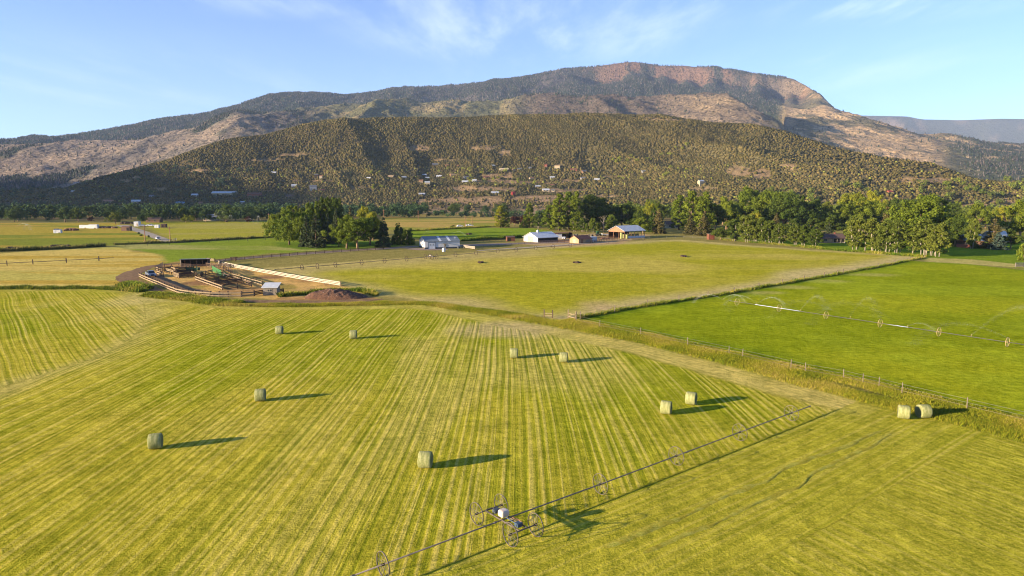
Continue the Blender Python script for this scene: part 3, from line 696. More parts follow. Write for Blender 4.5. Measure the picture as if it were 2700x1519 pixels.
ribbon('dirt_path', W([(520, 785), (640, 793), (760, 797), (900, 795), (1010, 790)]), [2, 3.5, 4, 4, 2], MT['dirt'], .075)
ribbon('ranch_road', W([(560, 689), (620, 683), (760, 672), (900, 662), (1020, 655), (1100, 650)]), [4, 8, 9, 8.5, 8, 8], MT['gravel'], .06)
ribbon('barn_yard', W([(1080, 655), (1130, 659), (1180, 658)]), [9, 10, 6], MT['gravel'], .09)
ribbon('gravel_lane', W([(1200, 648), (1290, 645), (1380, 641), (1500, 640)]), [14, 13, 9, 7], MT['gravel'], .06)
ribbon('farm_road', W([(322, 594), (345, 602), (380, 613), (415, 626), (455, 641)]), [9, 8, 7, 6.5, 6], MT['path'], .06)
ribbon('pale_path', W([(1260, 661), (1380, 653), (1500, 645), (1620, 638)]), [3, 4, 4, 3], MT['path'], .05)
# ------------------------------------------------------------------ tall grass along the ditches: blades in one mass per strip
def blade_mat():
    m, nt, b = NM('tall_grass'); at = nd(nt, 'ShaderNodeAttribute', attribute_name='tint').outputs['Color']
    nt.links.new(at, b.inputs['Base Color']); b.inputs['Roughness'].default_value = .9; b.inputs['Specular IOR Level'].default_value = .1
    b.inputs['Subsurface Weight'].default_value = 0
    return m
MT['blade'] = blade_mat()
def grass_strip(name, line, width, n, hgt, pal, label, offset=0):
    l = smooth_line(line, 1.5, 4); d = np.r_[0, np.cumsum(np.hypot(*np.diff(l, axis=0).T))]
    # more tufts where it is near the camera
    wgt = 1 / np.clip(np.hypot(l[:, 0], l[:, 1]), 40, 400); cdf = np.cumsum(wgt); cdf /= cdf[-1]
    s = np.interp(RNG.random(n), cdf, d)
    t = np.gradient(l, axis=0); t /= np.hypot(t[:, 0], t[:, 1])[:, None]
    X = np.interp(s, d, l[:, 0]); Y = np.interp(s, d, l[:, 1]); nx = -np.interp(s, d, t[:, 1]); ny = np.interp(s, d, t[:, 0])
    wv = width * (.7 + .6 * vn(s / 9, 0 * s, 5)); o = np.clip(RNG.normal(0, .42, n), -1.1, 1.1) * wv + offset + (vn(s / 14, 0 * s, 8) - .5) * width
    X = X + nx * o; Y = Y + ny * o
    dist = np.hypot(X, Y); wbl = .015 * np.clip(dist / 55, 1, 5)
    h = hgt * (.45 + .8 * RNG.random(n)) * (.6 + .8 * vn(X / 3, Y / 3, 9))
    a = RNG.random(n) * PI; dx, dy = np.cos(a) * wbl, np.sin(a) * wbl
    ln = RNG.normal(.25, .4, (n, 2)) * h[:, None]
    V = np.zeros((n, 4, 3)); V[:, 0] = np.stack([X - dx, Y - dy, 0 * X - .02], -1); V[:, 1] = np.stack([X + dx, Y + dy, 0 * X - .02], -1)
    V[:, 2] = np.stack([X + dx * .6 + ln[:, 0], Y + dy * .6 + ln[:, 1], h], -1); V[:, 3] = np.stack([X - dx * .6 + ln[:, 0], Y - dy * .6 + ln[:, 1], h * .93], -1)
    pal = np.array(pal); q = np.clip(vn(X / 5, Y / 5, 12) * .6 + RNG.random(n) * .6 - .1, 0, .999) * len(pal)
    c_ = pal[q.astype(int)] * (.75 + .5 * RNG.random(n))[:, None]
    cc = np.repeat(np.concatenate([c_, np.ones((n, 1))], 1)[:, None], 4, 1)
    F = np.arange(n * 4).reshape(n, 4)
    kind(link(name, npmesh(name, V.reshape(-1, 3), F, MT['blade'], False, {'tint': ('FLOAT_COLOR', cc.reshape(-1, 4))})), 'stuff', label, 'grass')
GP = [(.09, .12, .006), (.14, .16, .008), (.19, .185, .012), (.24, .205, .022), (.3, .235, .055)]
GG = [(.04, .075, .006), (.07, .11, .008), (.12, .15, .011), (.19, .18, .018), (.28, .22, .05)]
grass_strip('tall_grass', DITCH_M, 2.4, 200000, .30, GP, 'tall yellow green grass on the ditch bank beside the mown hay field')
grass_strip('tall_grass', DITCH_R, 1.7, 140000, .30, GP, 'tall straw tipped grass along the post fence of the green field', -.4)
grass_strip('tall_grass', DITCH_L, 1.8, 16000, .7, GG, 'dark green grass ridge left of the corral track')
grass_strip('tall_grass', W([(328, 752), (350, 762), (376, 766)]), 2.2, 5000, 1.0, GG, 'green grass clump at the bend of the dirt track')
grass_strip('tall_grass', W([(395, 775), (440, 781), (530, 789), (640, 800)]), 2.0, 16000, .5, GG[1:], 'bushy grass below the curved corral fence')
grass_strip('tall_grass', DIAG, .8, 9000, .6, GG, 'dark grassy edge under the wire fence between the two fields')
grass_strip('tall_grass', W([(-300, 668), (0, 664), (150, 657), (276, 650)]), 1.3, 5000, 1.5, [(.06, .08, .02), (.1, .11, .025), (.2, .17, .05)], 'dark brushy ditch between the golden field and far pasture')
grass_strip('tall_grass', W([(301, 646), (450, 641), (700, 627), (790, 622)]), 1.2, 6000, 1.4, [(.07, .09, .02), (.12, .13, .03), (.22, .19, .06)], 'dark brushy ditch crossing the left pasture below the farm road')
grass_strip('tall_grass', W([(1060, 611), (1250, 601), (1320, 597)]), 1.0, 3000, 1.3, GG, 'dark grass bank behind the bright green field')
grass_strip('tall_grass', W([(1205, 637), (1300, 631), (1385, 626)]), 2.2, 6000, 1.6, GG[:3], 'deep green weeds behind the first long white barn')
grass_strip('tall_grass', W([(1900, 632), (2000, 641), (2100, 650), (2200, 660), (2300, 668), (2440, 678)]), 1.6, 9000, .8, GG, 'green grass strip under the row of aspens')
grass_strip('tall_grass', W([(735, 783), (800, 778), (880, 765), (960, 768), (995, 780)]), 1.0, 3500, .8, GG, 'weeds around the earth mound')
# ------------------------------------------------------------------ hay bales
def bale_mat():
    m, nt, b = NM('net_wrapped_hay'); o = objco(nt); s = nd(nt, 'ShaderNodeSeparateXYZ', {'Vector': o})
    mp = nd(nt, 'ShaderNodeMapping', {'Vector': o, 'Scale': (16, 1.2, 1.2)}).outputs[0]
    n1 = noise(nt, mp, 1.0, 4, .7); n2 = noise(nt, o, 7, 4, .7); n3 = noise(nt, o, 28, 2, .7)
    side = mixc(nt, ramp(nt, n1, .35, .65), (.17, .185, .058), (.38, .37, .175)); side = mixc(nt, ramp(nt, n2, .45, .75), side, (.18, .215, .07))
    r = mth(nt, 'SQRT', mth(nt, 'ADD', mth(nt, 'POWER', s.outputs['Y'], 2.0), mth(nt, 'POWER', s.outputs['Z'], 2.0)))
    rn = noise(nt, nd(nt, 'ShaderNodeCombineXYZ', {'X': mth(nt, 'MULTIPLY', r, 14)}).outputs[0], 1.0, 2, .6)
    end = mixc(nt, ramp(nt, rn, .35, .65), (.10, .12, .045), (.24, .23, .11))
    isend = mth(nt, 'GREATER_THAN', mth(nt, 'ABSOLUTE', s.outputs['X']), .56)
    nt.links.new(mixc(nt, isend, side, end), b.inputs['Base Color']); b.inputs['Roughness'].default_value = .95; b.inputs['Specular IOR Level'].default_value = .1
    nt.links.new(bump(nt, mth(nt, 'ADD', n3, mth(nt, 'MULTIPLY', n1, 1.2)), .04, 1.0), b.inputs['Normal'])
    return m
MT['bale'] = bale_mat(); MT['olddbale'] = worn('old_hay', (.12, .11, .08), (.06, .055, .045), .95, 3)
def bale_mesh(seed, mat):
    rg = np.random.default_rng(seed); R, L, n = .755, 1.17, 40
    prof = [(-.5, .0), (-.5, .55), (-.495, .86), (-.47, .95), (-.42, .985), (-.2, 1.0), (.0, 1.005), (.2, 1.0), (.42, .985), (.47, .95), (.495, .86), (.5, .55), (.5, 0)]
    V = []; F = []
    for i, (x, r) in enumerate(prof):
        for k in range(n):
            a = 2 * PI * k / n; sag = 1 - .05 * max(0, -math.sin(a)) ** 3
            w = R * r * (1 + .018 * math.sin(3 * a + seed) + .01 * rg.normal())
            V.append((x * L + .012 * rg.normal() * (r < .9), w * math.cos(a) * (1.02), w * math.sin(a) * sag))
    for i in range(len(prof) - 1):
        for k in range(n): F.append((i * n + k, i * n + (k + 1) % n, (i + 1) * n + (k + 1) % n, (i + 1) * n + k))
    me = npmesh('hay_bale', np.array(V), np.array(F), mat, True); return me
BM = [bale_mesh(i, MT['bale']) for i in range(3)]
BALES = [(737, 887, 18, 'round hay bale highest up the mown rows, seen below the earth mound and corral shed'), (932, 899, 8, 'round hay bale alone below the end of the earth mound, second from the corral'),
         (1355, 950, 2, 'round hay bale in the middle of the field, left one of the close pair'), (1486, 961, 4, 'round hay bale in the middle of the field, its neighbour throws a shadow towards it'),
         (687, 1063, 12, 'lone round hay bale midway down the long rows on the left half'), (1756, 1097, 10, 'round hay bale just above the wheel line, lower of two with twin shadows'),
         (1822, 1072, 14, 'round hay bale just above the wheel line, upper of two with twin shadows'), (411, 1188, 14, 'large round hay bale lowest on the far left rows with long shadow'),
         (1122, 1238, 14, 'large round hay bale nearest the wheel line engine, straight above it'), (2382, 1109, -6, 'round hay bale in the pair by the ditch grass, the one turned side on'),
         (2434, 1107, -42, 'round hay bale in the pair by the ditch grass, the one turned at an angle')]
for i, (x, y, r, lb) in enumerate(BALES):
    p = P(x, y - 6); o = link('hay_bale', BM[i % 3]); o.location = (p.x, p.y, .715); o.rotation_euler = (RNG.uniform(-.2, .2), 0, math.atan2(-p.x, p.y) - math.radians(r * .8))
    tag(o, lb, 'hay bale', 'round hay bales on the mown field')
# ------------------------------------------------------------------ wheel lines
def wheel_line(label, pa, pb, wheels, R, mover=None, rimmat='rim', fine=True, sprink=(), bright=(), pr=.05, group='wheel line irrigation pipes', wr=.032):
    A = P(pa[0], pa[1], R); B = P(pb[0], pb[1], R); d = B - A; L = d.length; ang = math.atan2(d.y, d.x)
    t = thing('wheel_line', label, 'irrigation line', (A.x, A.y, 0), ang, group)
    def s_of(x, y):
        q = P(x, y, R) - A; return q.dot(d.normalized())
    mb = MB(); n = int(L / 12) + 1
    pts = [(L * i / n, .03 * math.sin(i * 1.7), R + .02 * math.sin(i * 2.3)) for i in range(n + 1)]
    mb.tube(pts, pr, 8)
    for p_ in pts: mb.tube([(p_[0] - .12, p_[1], p_[2]), (p_[0] + .12, p_[1], p_[2])], pr * 1.5, 8)
    mb.obj('pipe', MT['steel' if fine else 'dark_steel'], t, True)
    for a, b_ in bright:
        sa, sb = s_of(*a), s_of(*b_); MB().tube([(sa, 0, R), (sb, 0, R)], pr * 1.08, 8).obj('sunlit_pipe', MT['pale_roof'], t, True)  # sunlit stretches put in as paler tubes over the pipe
    def wheel(parent, x, y, name='wheel', R_=R):
        w = MB().ring((0, 0, 0), (1, 0, 0), R_ - .03, .027 if fine else wr, 44 if fine else 26, 6).obj('wheel_' + 'rim' if False else name, MT[rimmat], parent, True)
        w.location = (x, y, R_)
        sp_ = MB()
        for k in range(8):
            a = 2 * PI * k / 8 + .2
            for s_ in ((-.16, .16) if fine else (0,)):
                sp_.beam((s_, .1 * math.cos(a), .1 * math.sin(a)), (0, (R_ - .04) * math.cos(a), (R_ - .04) * math.sin(a)), .018, .018)
        sp_.obj('spokes', MT['steel'], w)
        MB().tube([(-.12, 0, 0), (.12, 0, 0)], .085, 10).obj('hub', MT['dark'] if fine else MT[rimmat], w, True)
        return w
    for x, y in wheels: wheel(t, s_of(x, y), 0)
    for x, y in sprink:
        s_ = s_of(x, y); MB().tube([(s_, 0, R + .05), (s_, 0, R + .35), (s_ + .08, .05, R + .42)], [.03, .025, .04], 6).obj('sprinkler_head', MT['goldrim'], t)
    if mover:
        s_ = s_of(*mover); g = 1.15; Wb = 2.0
        fr_ = MB()
        for q in (-.35, .35): fr_.beam((s_ + q, -Wb, R + .03), (s_ + q, Wb, R + .03), .07, .1)
        for yy in (-Wb, -1.2, -.5, .5, 1.2, Wb): fr_.beam((s_ - .35, yy, R + .03), (s_ + .35, yy, R + .03), .06, .06)
        for yy in (-Wb, Wb): fr_.tube([(s_ - g, yy, R), (s_ + g, yy, R)], .05, 8)
        f = fr_.obj('mover_frame', MT['rim'], t)
        ec = MB(); ec.box(s_ - .36, s_ + .34, -.1, .54, R + .14, R + .66)
        e = ec.obj('engine_cover', MT['plastic_white'], f); md = e.modifiers.new('b', 'BEVEL'); md.width = .16; md.segments = 3
        MB().box(s_ - .22, s_ + .16, -1.7, -1.3, R + .06, R + .34).tube([(s_ - .1, -1.3, R + .2), (s_ - .1, -.2, R + .25)], .035, 8).obj('gearbox', MT['blue'], f)
        MB().box(s_ - .2, s_ + .3, .95, 1.35, R + .1, R + .34).obj('gearbox', MT['dark_band'], f)
        MB().tube([(s_ + .45, -.15, R + .1), (s_ + .5, -.9, R + .12), (s_ + .3, -1.6, R + .2)], .05, 8).obj('drive_chain_guard', MT['terra'], f)
        for sx_ in (-g, g):
            for yy in (-Wb, Wb): wheel(t, s_ + sx_, yy, 'drive_wheel')
    return t, A, d.normalized(), s_of
wheel_line('long rusty wheel line with a white engine cover parked across the near mown field', (929, 1519), (2136, 1071), [(1012, 1491), (1589, 1279), (1783, 1202), (1944, 1138), (2078, 1087)], .87, (1338, 1372), pr=.052)
tl, A_, dn_, s_of = wheel_line('running wheel line with ochre wheels spraying the green irrigated field', (1925, 793), (2790, 922), [(1942, 796), (2047, 813.5), (2171, 832), (2311, 854), (2470, 876.5), (2650, 904)], .8, None, 'goldrim', False,
    [(1905, 791), (1996, 803), (2109, 821), (2237, 841), (2387, 864), (2556, 889)], [((1990, 803), (2105, 821)), ((2325, 856), (2385, 865))])
wheel_line('long far wheel line with a mover in the dry grass before the barns', (725, 711), (1735, 627), [(757, 700), (799, 697), (848, 693.5), (917, 688), (980, 683.5), (1039, 679), (1172, 669), (1231, 665), (1290, 660.5), (1345, 657), (1400, 653), (1451, 649.5), (1500, 646), (1600, 638), (1690, 630)], .95, (1105, 674), 'dark_wood', False, pr=.085, wr=.065)
wheel_line('short wheel line lying in the golden field at the left edge', (-60, 698), (300, 680), [(18, 694), (86, 690.5), (174, 686), (259, 681.5)], .95, None, 'dark_wood', False, pr=.085, wr=.065)
# water thrown by the running sprinklers
def spray(jets, label, seed=3):
    rg = np.random.default_rng(seed); VV = []; n_all = 0
    for p, az, v, el, n, sz in jets:
        t_ = rg.random(n) ** .75 * (2 * v * math.sin(el) / 9.8 + .25)
        k_ = np.exp(-.25 * t_); sp_ = .07 * t_ * v * rg.normal(0, .38, (3, n)) + rg.normal(0, .04, (3, n))
        X = p[0] + v * math.cos(el) * math.cos(az) * t_ * k_ + sp_[0]; Y = p[1] + v * math.cos(el) * math.sin(az) * t_ * k_ + sp_[1]
        Z = np.maximum(p[2] + v * math.sin(el) * t_ - 4.9 * t_ ** 2 + sp_[2] * .6, .03)
        s_ = sz * .75 * rg.uniform(.4, 1, n)
        tet = np.array([(1, 0, -.6), (-.5, .87, -.6), (-.5, -.87, -.6), (0, 0, .9)])
        VV.append((np.stack([X, Y, Z], -1)[:, None] + tet[None] * s_[:, None, None]).reshape(-1, 3)); n_all += n
    m, nt, b = NM('water_drops'); b.inputs['Base Color'].default_value = (.9, .93, .95, 1); b.inputs['Roughness'].default_value = .3; b.inputs['Alpha'].default_value = .16
    F = np.array([(0, 2, 1), (0, 1, 3), (1, 2, 3), (2, 0, 3)]); F = (F[None] + 4 * np.arange(n_all)[:, None, None]).reshape(-1, 3)
    kind(link('sprinkler_spray', npmesh('sprinkler_spray', np.vstack(VV), F, m)), 'stuff', label, 'water')
def jp(x, y, z=1.2): return P(x, y, z)
spray([(jp(1905, 790), 2.6, 9, .5, 1500, .035), (jp(1905, 790), .4, 9, .5, 1200, .035), (jp(1996, 801), 2.3, 10, .55, 900, .035), (jp(1996, 801), .15, 9, .6, 1100, .035), (jp(2109, 820), .75, 14, .5, 1500, .03), (jp(2109, 820), 2.6, 15, .5, 1400, .028),
       (jp(2237, 840), .7, 14, .6, 1400, .028), (jp(2237, 840), 2.55, 15, .5, 1100, .028), (jp(2387, 863), 2.5, 16, .55, 1500, .028), (jp(2387, 863), .2, 9, .4, 700, .028), (jp(2556, 888), .38, 19, .5, 2600, .03), (jp(2690, 908), 2.7, 15, .5, 1500, .028)],
      'white sprinkler jets drifting over the green field')
spray([(jp(597, 588, 1), 1.2, 13, 1.1, 500, .12), (jp(690, 588, 1), 2.4, 13, 1.0, 700, .12), (jp(640, 588, 1), .4, 12, .8, 500, .1), (jp(39, 603, 1), .3, 12, .8, 700, .12), (jp(88, 602, 1), 2.8, 12, .7, 500, .1), (jp(1190, 617, 1), .2, 11, .5, 500, .09), (jp(1150, 615, 1), 2.9, 11, .5, 300, .08)], 'distant white sprinkler mist over the far pastures', 5)
# ------------------------------------------------------------------ fences
POSTM = {}
def post_mesh(w, h, mat, round_=False):
    k_ = (w, h, mat)
    if k_ not in POSTM:
        mb = MB()
        if round_: mb.tube([(0, 0, -.15), (0, 0, h)], [w / 2, w / 2 * .9], 8)
        else: mb.box(-w / 2, w / 2, -w / 2, w / 2, -.15, h)
        POSTM[k_] = mb.mesh('post', MT[mat])
    return POSTM[k_]
def fence(name, label, pts, posts=None, gap=3.0, h=1.35, rails=(.4, .75, 1.1), pm='dark_wood', rm='wood', rh=.16, rt=.05, pw=.16, group=None, wire=False, cat='fence', round_=False):
    """pts: photo points of the fence's foot; rails run along it, posts are parts"""
    line = W(pts); l = resample(line, gap) if posts is None else W(posts)
    t = thing(name, label, cat, (line[0][0], line[0][1], 0), 0, group); o0 = line[0]
    full = l if len(l) > 1 else line
    for q in (l if len(l) <= 100 else l[:100]):
        o = link('post', post_mesh(pw, h, pm, round_), t); o.location = (q[0] - o0[0] + .0, q[1] - o0[1], 0); o.rotation_euler = (RNG.normal(0, .02), RNG.normal(0, .02), RNG.normal(0, .15))
    for z_ in rails:
        mb = MB()
        for a, b_ in zip(full[:-1], full[1:]):
            e = (b_ - a) / max(1e-6, np.hypot(*(b_ - a))); nx, ny = e[1] * (pw / 2 + rt / 2 + .004), -e[0] * (pw / 2 + rt / 2 + .004)
            j = RNG.normal(0, .02, 2) if not wire else (0, 0)
            mb.beam((a[0] - o0[0] + nx, a[1] - o0[1] + ny, z_ + j[0]), (b_[0] - o0[0] + nx, b_[1] - o0[1] + ny, z_ + j[1]), rt, rh)
        mb.obj('wire' if wire else 'rail', MT[rm], t)
    return t
CF = 'corral fences'
fence('rail_fence', 'pale plank fence with dark posts curving along the front of the corral', [(368, 732), (414, 749), (460, 768), (482, 775), (515, 779.5), (557, 782), (602, 782), (671, 781)],
      [(368, 731), (373, 733.5), (378, 736), (384, 738.5), (389.5, 741), (396, 743.5), (402, 746), (408.5, 748.5), (414.5, 751), (421, 753.5), (426.5, 756), (433, 759), (440, 762), (446.5, 764.5), (453.5, 767.5), (460, 770), (467, 773), (482, 776), (498.5, 778.5), (515, 780), (534, 781.5), (556.5, 783), (579, 783.5), (602, 783.5), (637, 783), (671, 781)], h=1.45, rails=(.38, 1.02), rm='pale_wood', rh=.32, pw=.3, group=CF)
fence('rail_fence', 'dark plank fence joining the curved fence to the small shed', [(671, 781), (694, 777)], gap=2, h=1.3, rm='dark_wood', rh=.28, group=CF)
fence('rail_fence', 'dark plank panel on the right side of the small shed', [(731, 776), (748, 773)], gap=2, h=1.1, rm='dark_wood', rh=.28, group=CF)
fence('wire_fence', 'thin wire and stake fence between the small shed and the earth mound', [(748, 773), (790, 769), (829, 767)], gap=4, h=1.1, rails=(.4, .7, 1.0), rm='steel', rh=.03, rt=.03, pw=.07, group=CF, wire=True)
fence('rail_fence', 'front left plank side of the low pens with pale rails', [(516, 739), (587, 765)], gap=1.9, h=1.5, rails=(.4, 1.1), rm='pale_wood', rh=.3, pw=.22, group=CF)
fence('rail_fence', 'dark plank front of the low pens facing the small shed', [(587, 765), (664, 756.5)], gap=3.2, h=1.5, rails=(.35, .75, 1.2), rm='wood', rh=.2, pw=.2, group=CF)
fence('rail_fence', 'dark rear plank fence of the low pens next to the green panels', [(516, 739), (588, 729)], gap=3.2, h=1.5, rails=(.35, .8, 1.25), rm='wood', rh=.2, pw=.2, group=CF)
fence('rail_fence', 'first inner plank divider of the low pens, the one toward the green panels', [(540, 747), (613, 738)], gap=3.2, h=1.5, rails=(.3, .65, 1.0, 1.3), rm='dark_wood', rh=.24, pw=.2, group=CF)
fence('rail_fence', 'second inner plank divider of the low pens, the one toward the small shed', [(564, 756), (638, 747)], gap=3.2, h=1.5, rails=(.3, .65, 1.0, 1.3), rm='dark_wood', rh=.24, pw=.2, group=CF)
fence('rail_fence', 'pale right plank side of the low pens', [(588, 729), (664, 756.5)], gap=2.4, h=1.5, rails=(.4, 1.1), rm='wood', rh=.24, pw=.16, group=CF)
fence('rail_fence', 'pale rail alley fence between the low pens and the long white fence', [(613, 731), (640, 739), (692, 754)], gap=2.6, h=1.5, rails=(.4, 1.05), rm='pale_wood', rh=.26, pw=.18, group=CF)
fence('rail_fence', 'long white plank fence running from the corral toward the mown field', [(576, 697), (620, 707), (700, 722), (800, 740), (898, 755.5)], gap=2.6, h=1.35, rails=(.4, .82, 1.2), rm='white_wood', rh=.25, pw=.15, pm='pale_wood', group=CF)
fence('rail_fence', 'pale fence stub between the run-in shed and the ranch road', [(546, 688), (566, 691)], gap=2.6, h=1.4, rm='pale_wood', rh=.18, group=CF)
fence('rail_fence', 'dark rear pen fence just right of the run-in shed', [(544, 704), (560, 706), (607, 707)], gap=3, h=1.5, rails=(.35, .75, 1.15, 1.4), rm='wood', rh=.16, group=CF)
fence('rail_fence', 'short pale fence running back from the rear pen toward the road', [(576, 697), (590, 703), (607, 707)], gap=3, h=1.5, rails=(.35, .75, 1.15), rm='grey_wood', rh=.16, group=CF)
fence('loading_chute', 'weathered plank loading chute beside the grey pickup', [(409, 714), (418, 711), (430, 704)], gap=1.8, h=1.7, rails=(.5, .85, 1.2, 1.5), rm='grey_wood', rh=.16, cat='chute')
fence('rail_fence', 'pale plank wing below the loading chute', [(413, 714), (421, 717), (428, 719)], gap=1.8, h=1.6, rails=(.5, 1.2), rm='pale_wood', rh=.26, group=CF)
fence('rail_fence', 'pale solid plank fence just right of the pickup', [(415, 724), (431, 730)], gap=1.6, h=1.6, rails=(.4, 1.1), rm='pale_wood', rh=.3, group=CF)
fence('rail_fence', 'pale rail corner of the sorting pen over straw', [(440, 720), (459, 725)], gap=2, h=1.6, rails=(1.0, 1.4), rm='pale_wood', rh=.24, group=CF)
fence('rail_fence', 'front left corner rails of the dark sorting pen', [(459, 730), (473, 734)], gap=1.6, h=1.6, rails=(.35, .7, 1.05, 1.4), rm='pale_wood', rh=.18, group=CF)
fence('rail_fence', 'dark front planks of the sorting pen', [(473, 734), (497, 732.5), (519, 731)], gap=2, h=1.6, rails=(.3, .6, .9, 1.2, 1.45), rm='dark_wood', rh=.24, group=CF)
fence('rail_fence', 'dark rear planks of the sorting pen', [(453, 719), (478, 717), (512, 716)], gap=2.2, h=1.6, rails=(.3, .65, 1.0, 1.4), rm='dark_wood', rh=.26, group=CF)
fence('rail_fence', 'inner dark plank divider of the sorting pen', [(466, 726), (490, 724), (508, 723)], gap=2.2, h=1.6, rails=(.3, .65, 1.0, 1.4), rm='dark_wood', rh=.26, group=CF)
fence('rail_fence', 'slanting pale rails at the right end of the sorting pen', [(506, 727), (519, 732)], gap=1.6, h=1.6, rails=(.5, .9, 1.35), rm='pale_wood', rh=.2, group=CF)
fence('rail_fence', 'pale topped plank gate wing in the middle of the sorting pen', [(453, 717), (464, 721)], gap=1.6, h=1.7, rails=(.9, 1.3, 1.6), rm='pale_wood', rh=.24, group=CF)
fence('cattle_panel', 'bright green steel cattle panels standing behind the low pens', [(560, 715), (572, 722), (584, 729)], gap=1.5, h=1.8, rails=(.3, .6, .9, 1.2, 1.5, 1.75), pm='green_steel', rm='green_steel', rh=.16, rt=.04, pw=.1, cat='panel')
fence('cattle_panel', 'low green steel panel run to the right of the bright green panels', [(584, 727), (598, 729)], gap=1.5, h=1.2, rails=(.3, .6, .9, 1.15), pm='green_steel', rm='dkgreen', rh=.2, rt=.04, pw=.1, cat='panel')
fence('rail_fence', 'long brown post and rail fence along the near side of the ranch road', [(569, 694), (620, 689), (700, 681), (800, 672), (900, 665), (1011, 658)], gap=4.3, h=1.4, rails=(.5, .9, 1.25), rm='dark_wood', rh=.15, rt=.06, pw=.2)
fence('rail_fence', 'short pale rail fence beside the lane right of the long barn', [(1220, 654), (1253, 658.5)], gap=1.6, h=1.5, rails=(.5, .9, 1.3), rm='white_wood', rh=.22, pw=.2)
fence('rail_fence', 'dark rail fence between the lane and the small brown shed', [(1258, 638), (1300, 636), (1338, 634)], gap=3.5, h=1.3, rails=(.5, .9, 1.2), rm='dark_wood', rh=.14)
fence('wire_fence', 'thin stake fence along the lane in front of the second white barn', [(1255, 655), (1330, 649), (1400, 643), (1470, 641)], gap=5, h=1.2, rails=(.5, .8, 1.1), rm='steel', rh=.03, rt=.03, pw=.1, wire=True)
fence('rail_fence', 'brown corral rails between the white barn and the red roofed shed', [(1424, 641), (1470, 640), (1505, 640)], gap=3, h=1.4, rails=(.4, .8, 1.2), rm='red_wood', rh=.14)
fence('rail_fence', 'pinkish rails of the pen right of the red roofed shed', [(1556, 641), (1590, 636), (1628, 632)], gap=3, h=1.4, rails=(.4, .8, 1.2), rm='terra', rh=.16)
fence('rail_fence', 'reddish rails of the rear pen by the open hay barn', [(1572, 632), (1600, 629), (1625, 626)], gap=2.5, h=1.3, rails=(.4, .8, 1.2), rm='terra', rh=.2)
fence('wire_fence', 'pale stake and wire fence along the top edge of the middle pasture', [(1630, 636), (1700, 630), (1800, 627), (1900, 632), (2000, 641)], gap=6, h=1.2, rails=(.5, .8, 1.1), pm='grey_wood', rm='steel', rh=.025, rt=.025, pw=.12, wire=True)
fence('wire_fence', 'post and wire fence running diagonally between the middle pasture and the green field', [(1525, 842), (2440, 681)], [(1530, 841), (1620, 823), (1707, 807), (1790, 795), (1866, 784), (1936, 773.5), (2001, 760), (2063, 750), (2120, 740), (2173, 731), (2208, 724.5), (2223, 721), (2315, 706), (2359, 695.5), (2399, 688), (2438, 681)], h=1.5, rails=(.5, .9, 1.25), pm='post_wood', rm='steel', rh=.02, rt=.02, pw=.17, wire=True)
fence('wire_fence', 'pale post and wire fence beside the ditch grass of the green field', [(1510, 848), (2760, 1128)], [(1520, 850), (1581, 864), (1689, 886), (1813, 913), (1922, 937), (1957, 945), (2085, 975), (2123, 984), (2224, 1002), (2275, 1015), (2317, 1024), (2378, 1040), (2549, 1081), (2720, 1122)], h=1.5, rails=(.5, .9, 1.3), pm='post_wood', rm='steel', rh=.016, rt=.016, pw=.12, wire=True, round_=True)
fence('rail_gate', 'pale two post rail gate at the ditch, the one toward the corral', [(1435, 838), (1457, 839)], gap=1.9, h=1.7, rails=(.5, .95), pm='wood', rm='pale_wood', rh=.12, pw=.2, cat='gate', group='gates at the ditch corner')
fence('rail_gate', 'pale two post rail gate at the ditch, the one toward the green field', [(1498, 841), (1518, 847)], gap=1.7, h=1.9, rails=(.6, 1.2), pm='pale_wood', rm='pale_wood', rh=.13, pw=.2, cat='gate', group='gates at the ditch corner')
fence('rail_fence', 'brown plank fence on the dark ditch at the end of the farm road', [(228, 652), (276, 648)], gap=3.5, h=1.5, rails=(.4, .8, 1.2), rm='brown_wall', rh=.2)
fence('wire_fence', 'stake fence along the dark ditch below the farm road pasture', [(330, 650), (450, 645), (560, 640), (700, 634)], gap=9, h=1.3, rails=(.6, 1.0), rm='steel', rh=.03, rt=.03, pw=.14, wire=True)
fence('rail_gate', 'small white gate at the lower end of the farm road', [(456, 636), (466, 634)], gap=2, h=1.3, rails=(.4, .8, 1.2), pm='white_wood', rm='white_wood', rh=.12, cat='gate')
fence('rail_fence', 'grey slat fence corner at the right edge beyond the green field', [(2677, 705), (2740, 703)], gap=3, h=1.6, rails=(.3, .6, .9, 1.2, 1.5), pm='grey_wood', rm='grey_wood', rh=.2)
fence('rail_fence', 'brick red board fence in front of the grey roofed houses', [(2522, 652), (2560, 655), (2600, 654)], gap=2.5, h=1.5, rails=(.3, .6, .9, 1.2, 1.45), pm='red_wood', rm='brick', rh=.26)
fence('rail_fence', 'dark plank fence closing the sorting pen toward the animal shelter', [(434, 708), (470, 708), (505, 709)], gap=2.2, h=1.7, rails=(.4, .8, 1.2, 1.6), rm='dark_wood', rh=.2, group=CF)
fence('rail_fence', 'brown plank alley fence from the sorting pen to the green panels', [(519, 731), (540, 727), (560, 722)], gap=2.2, h=1.5, rails=(.4, .8, 1.2), rm='wood', rh=.2, group=CF)
fence('rail_fence', 'dark plank fence between the green panels and the rear pen', [(566, 712), (590, 714), (612, 722)], gap=2.2, h=1.6, rails=(.4, .8, 1.2), rm='dark_wood', rh=.2, group=CF)
fence('rail_fence', 'brown plank fence behind the grey pickup toward the chute', [(418, 719), (440, 716), (455, 715)], gap=2.0, h=1.6, rails=(.4, .8, 1.2, 1.5), rm='wood', rh=.2, group=CF)
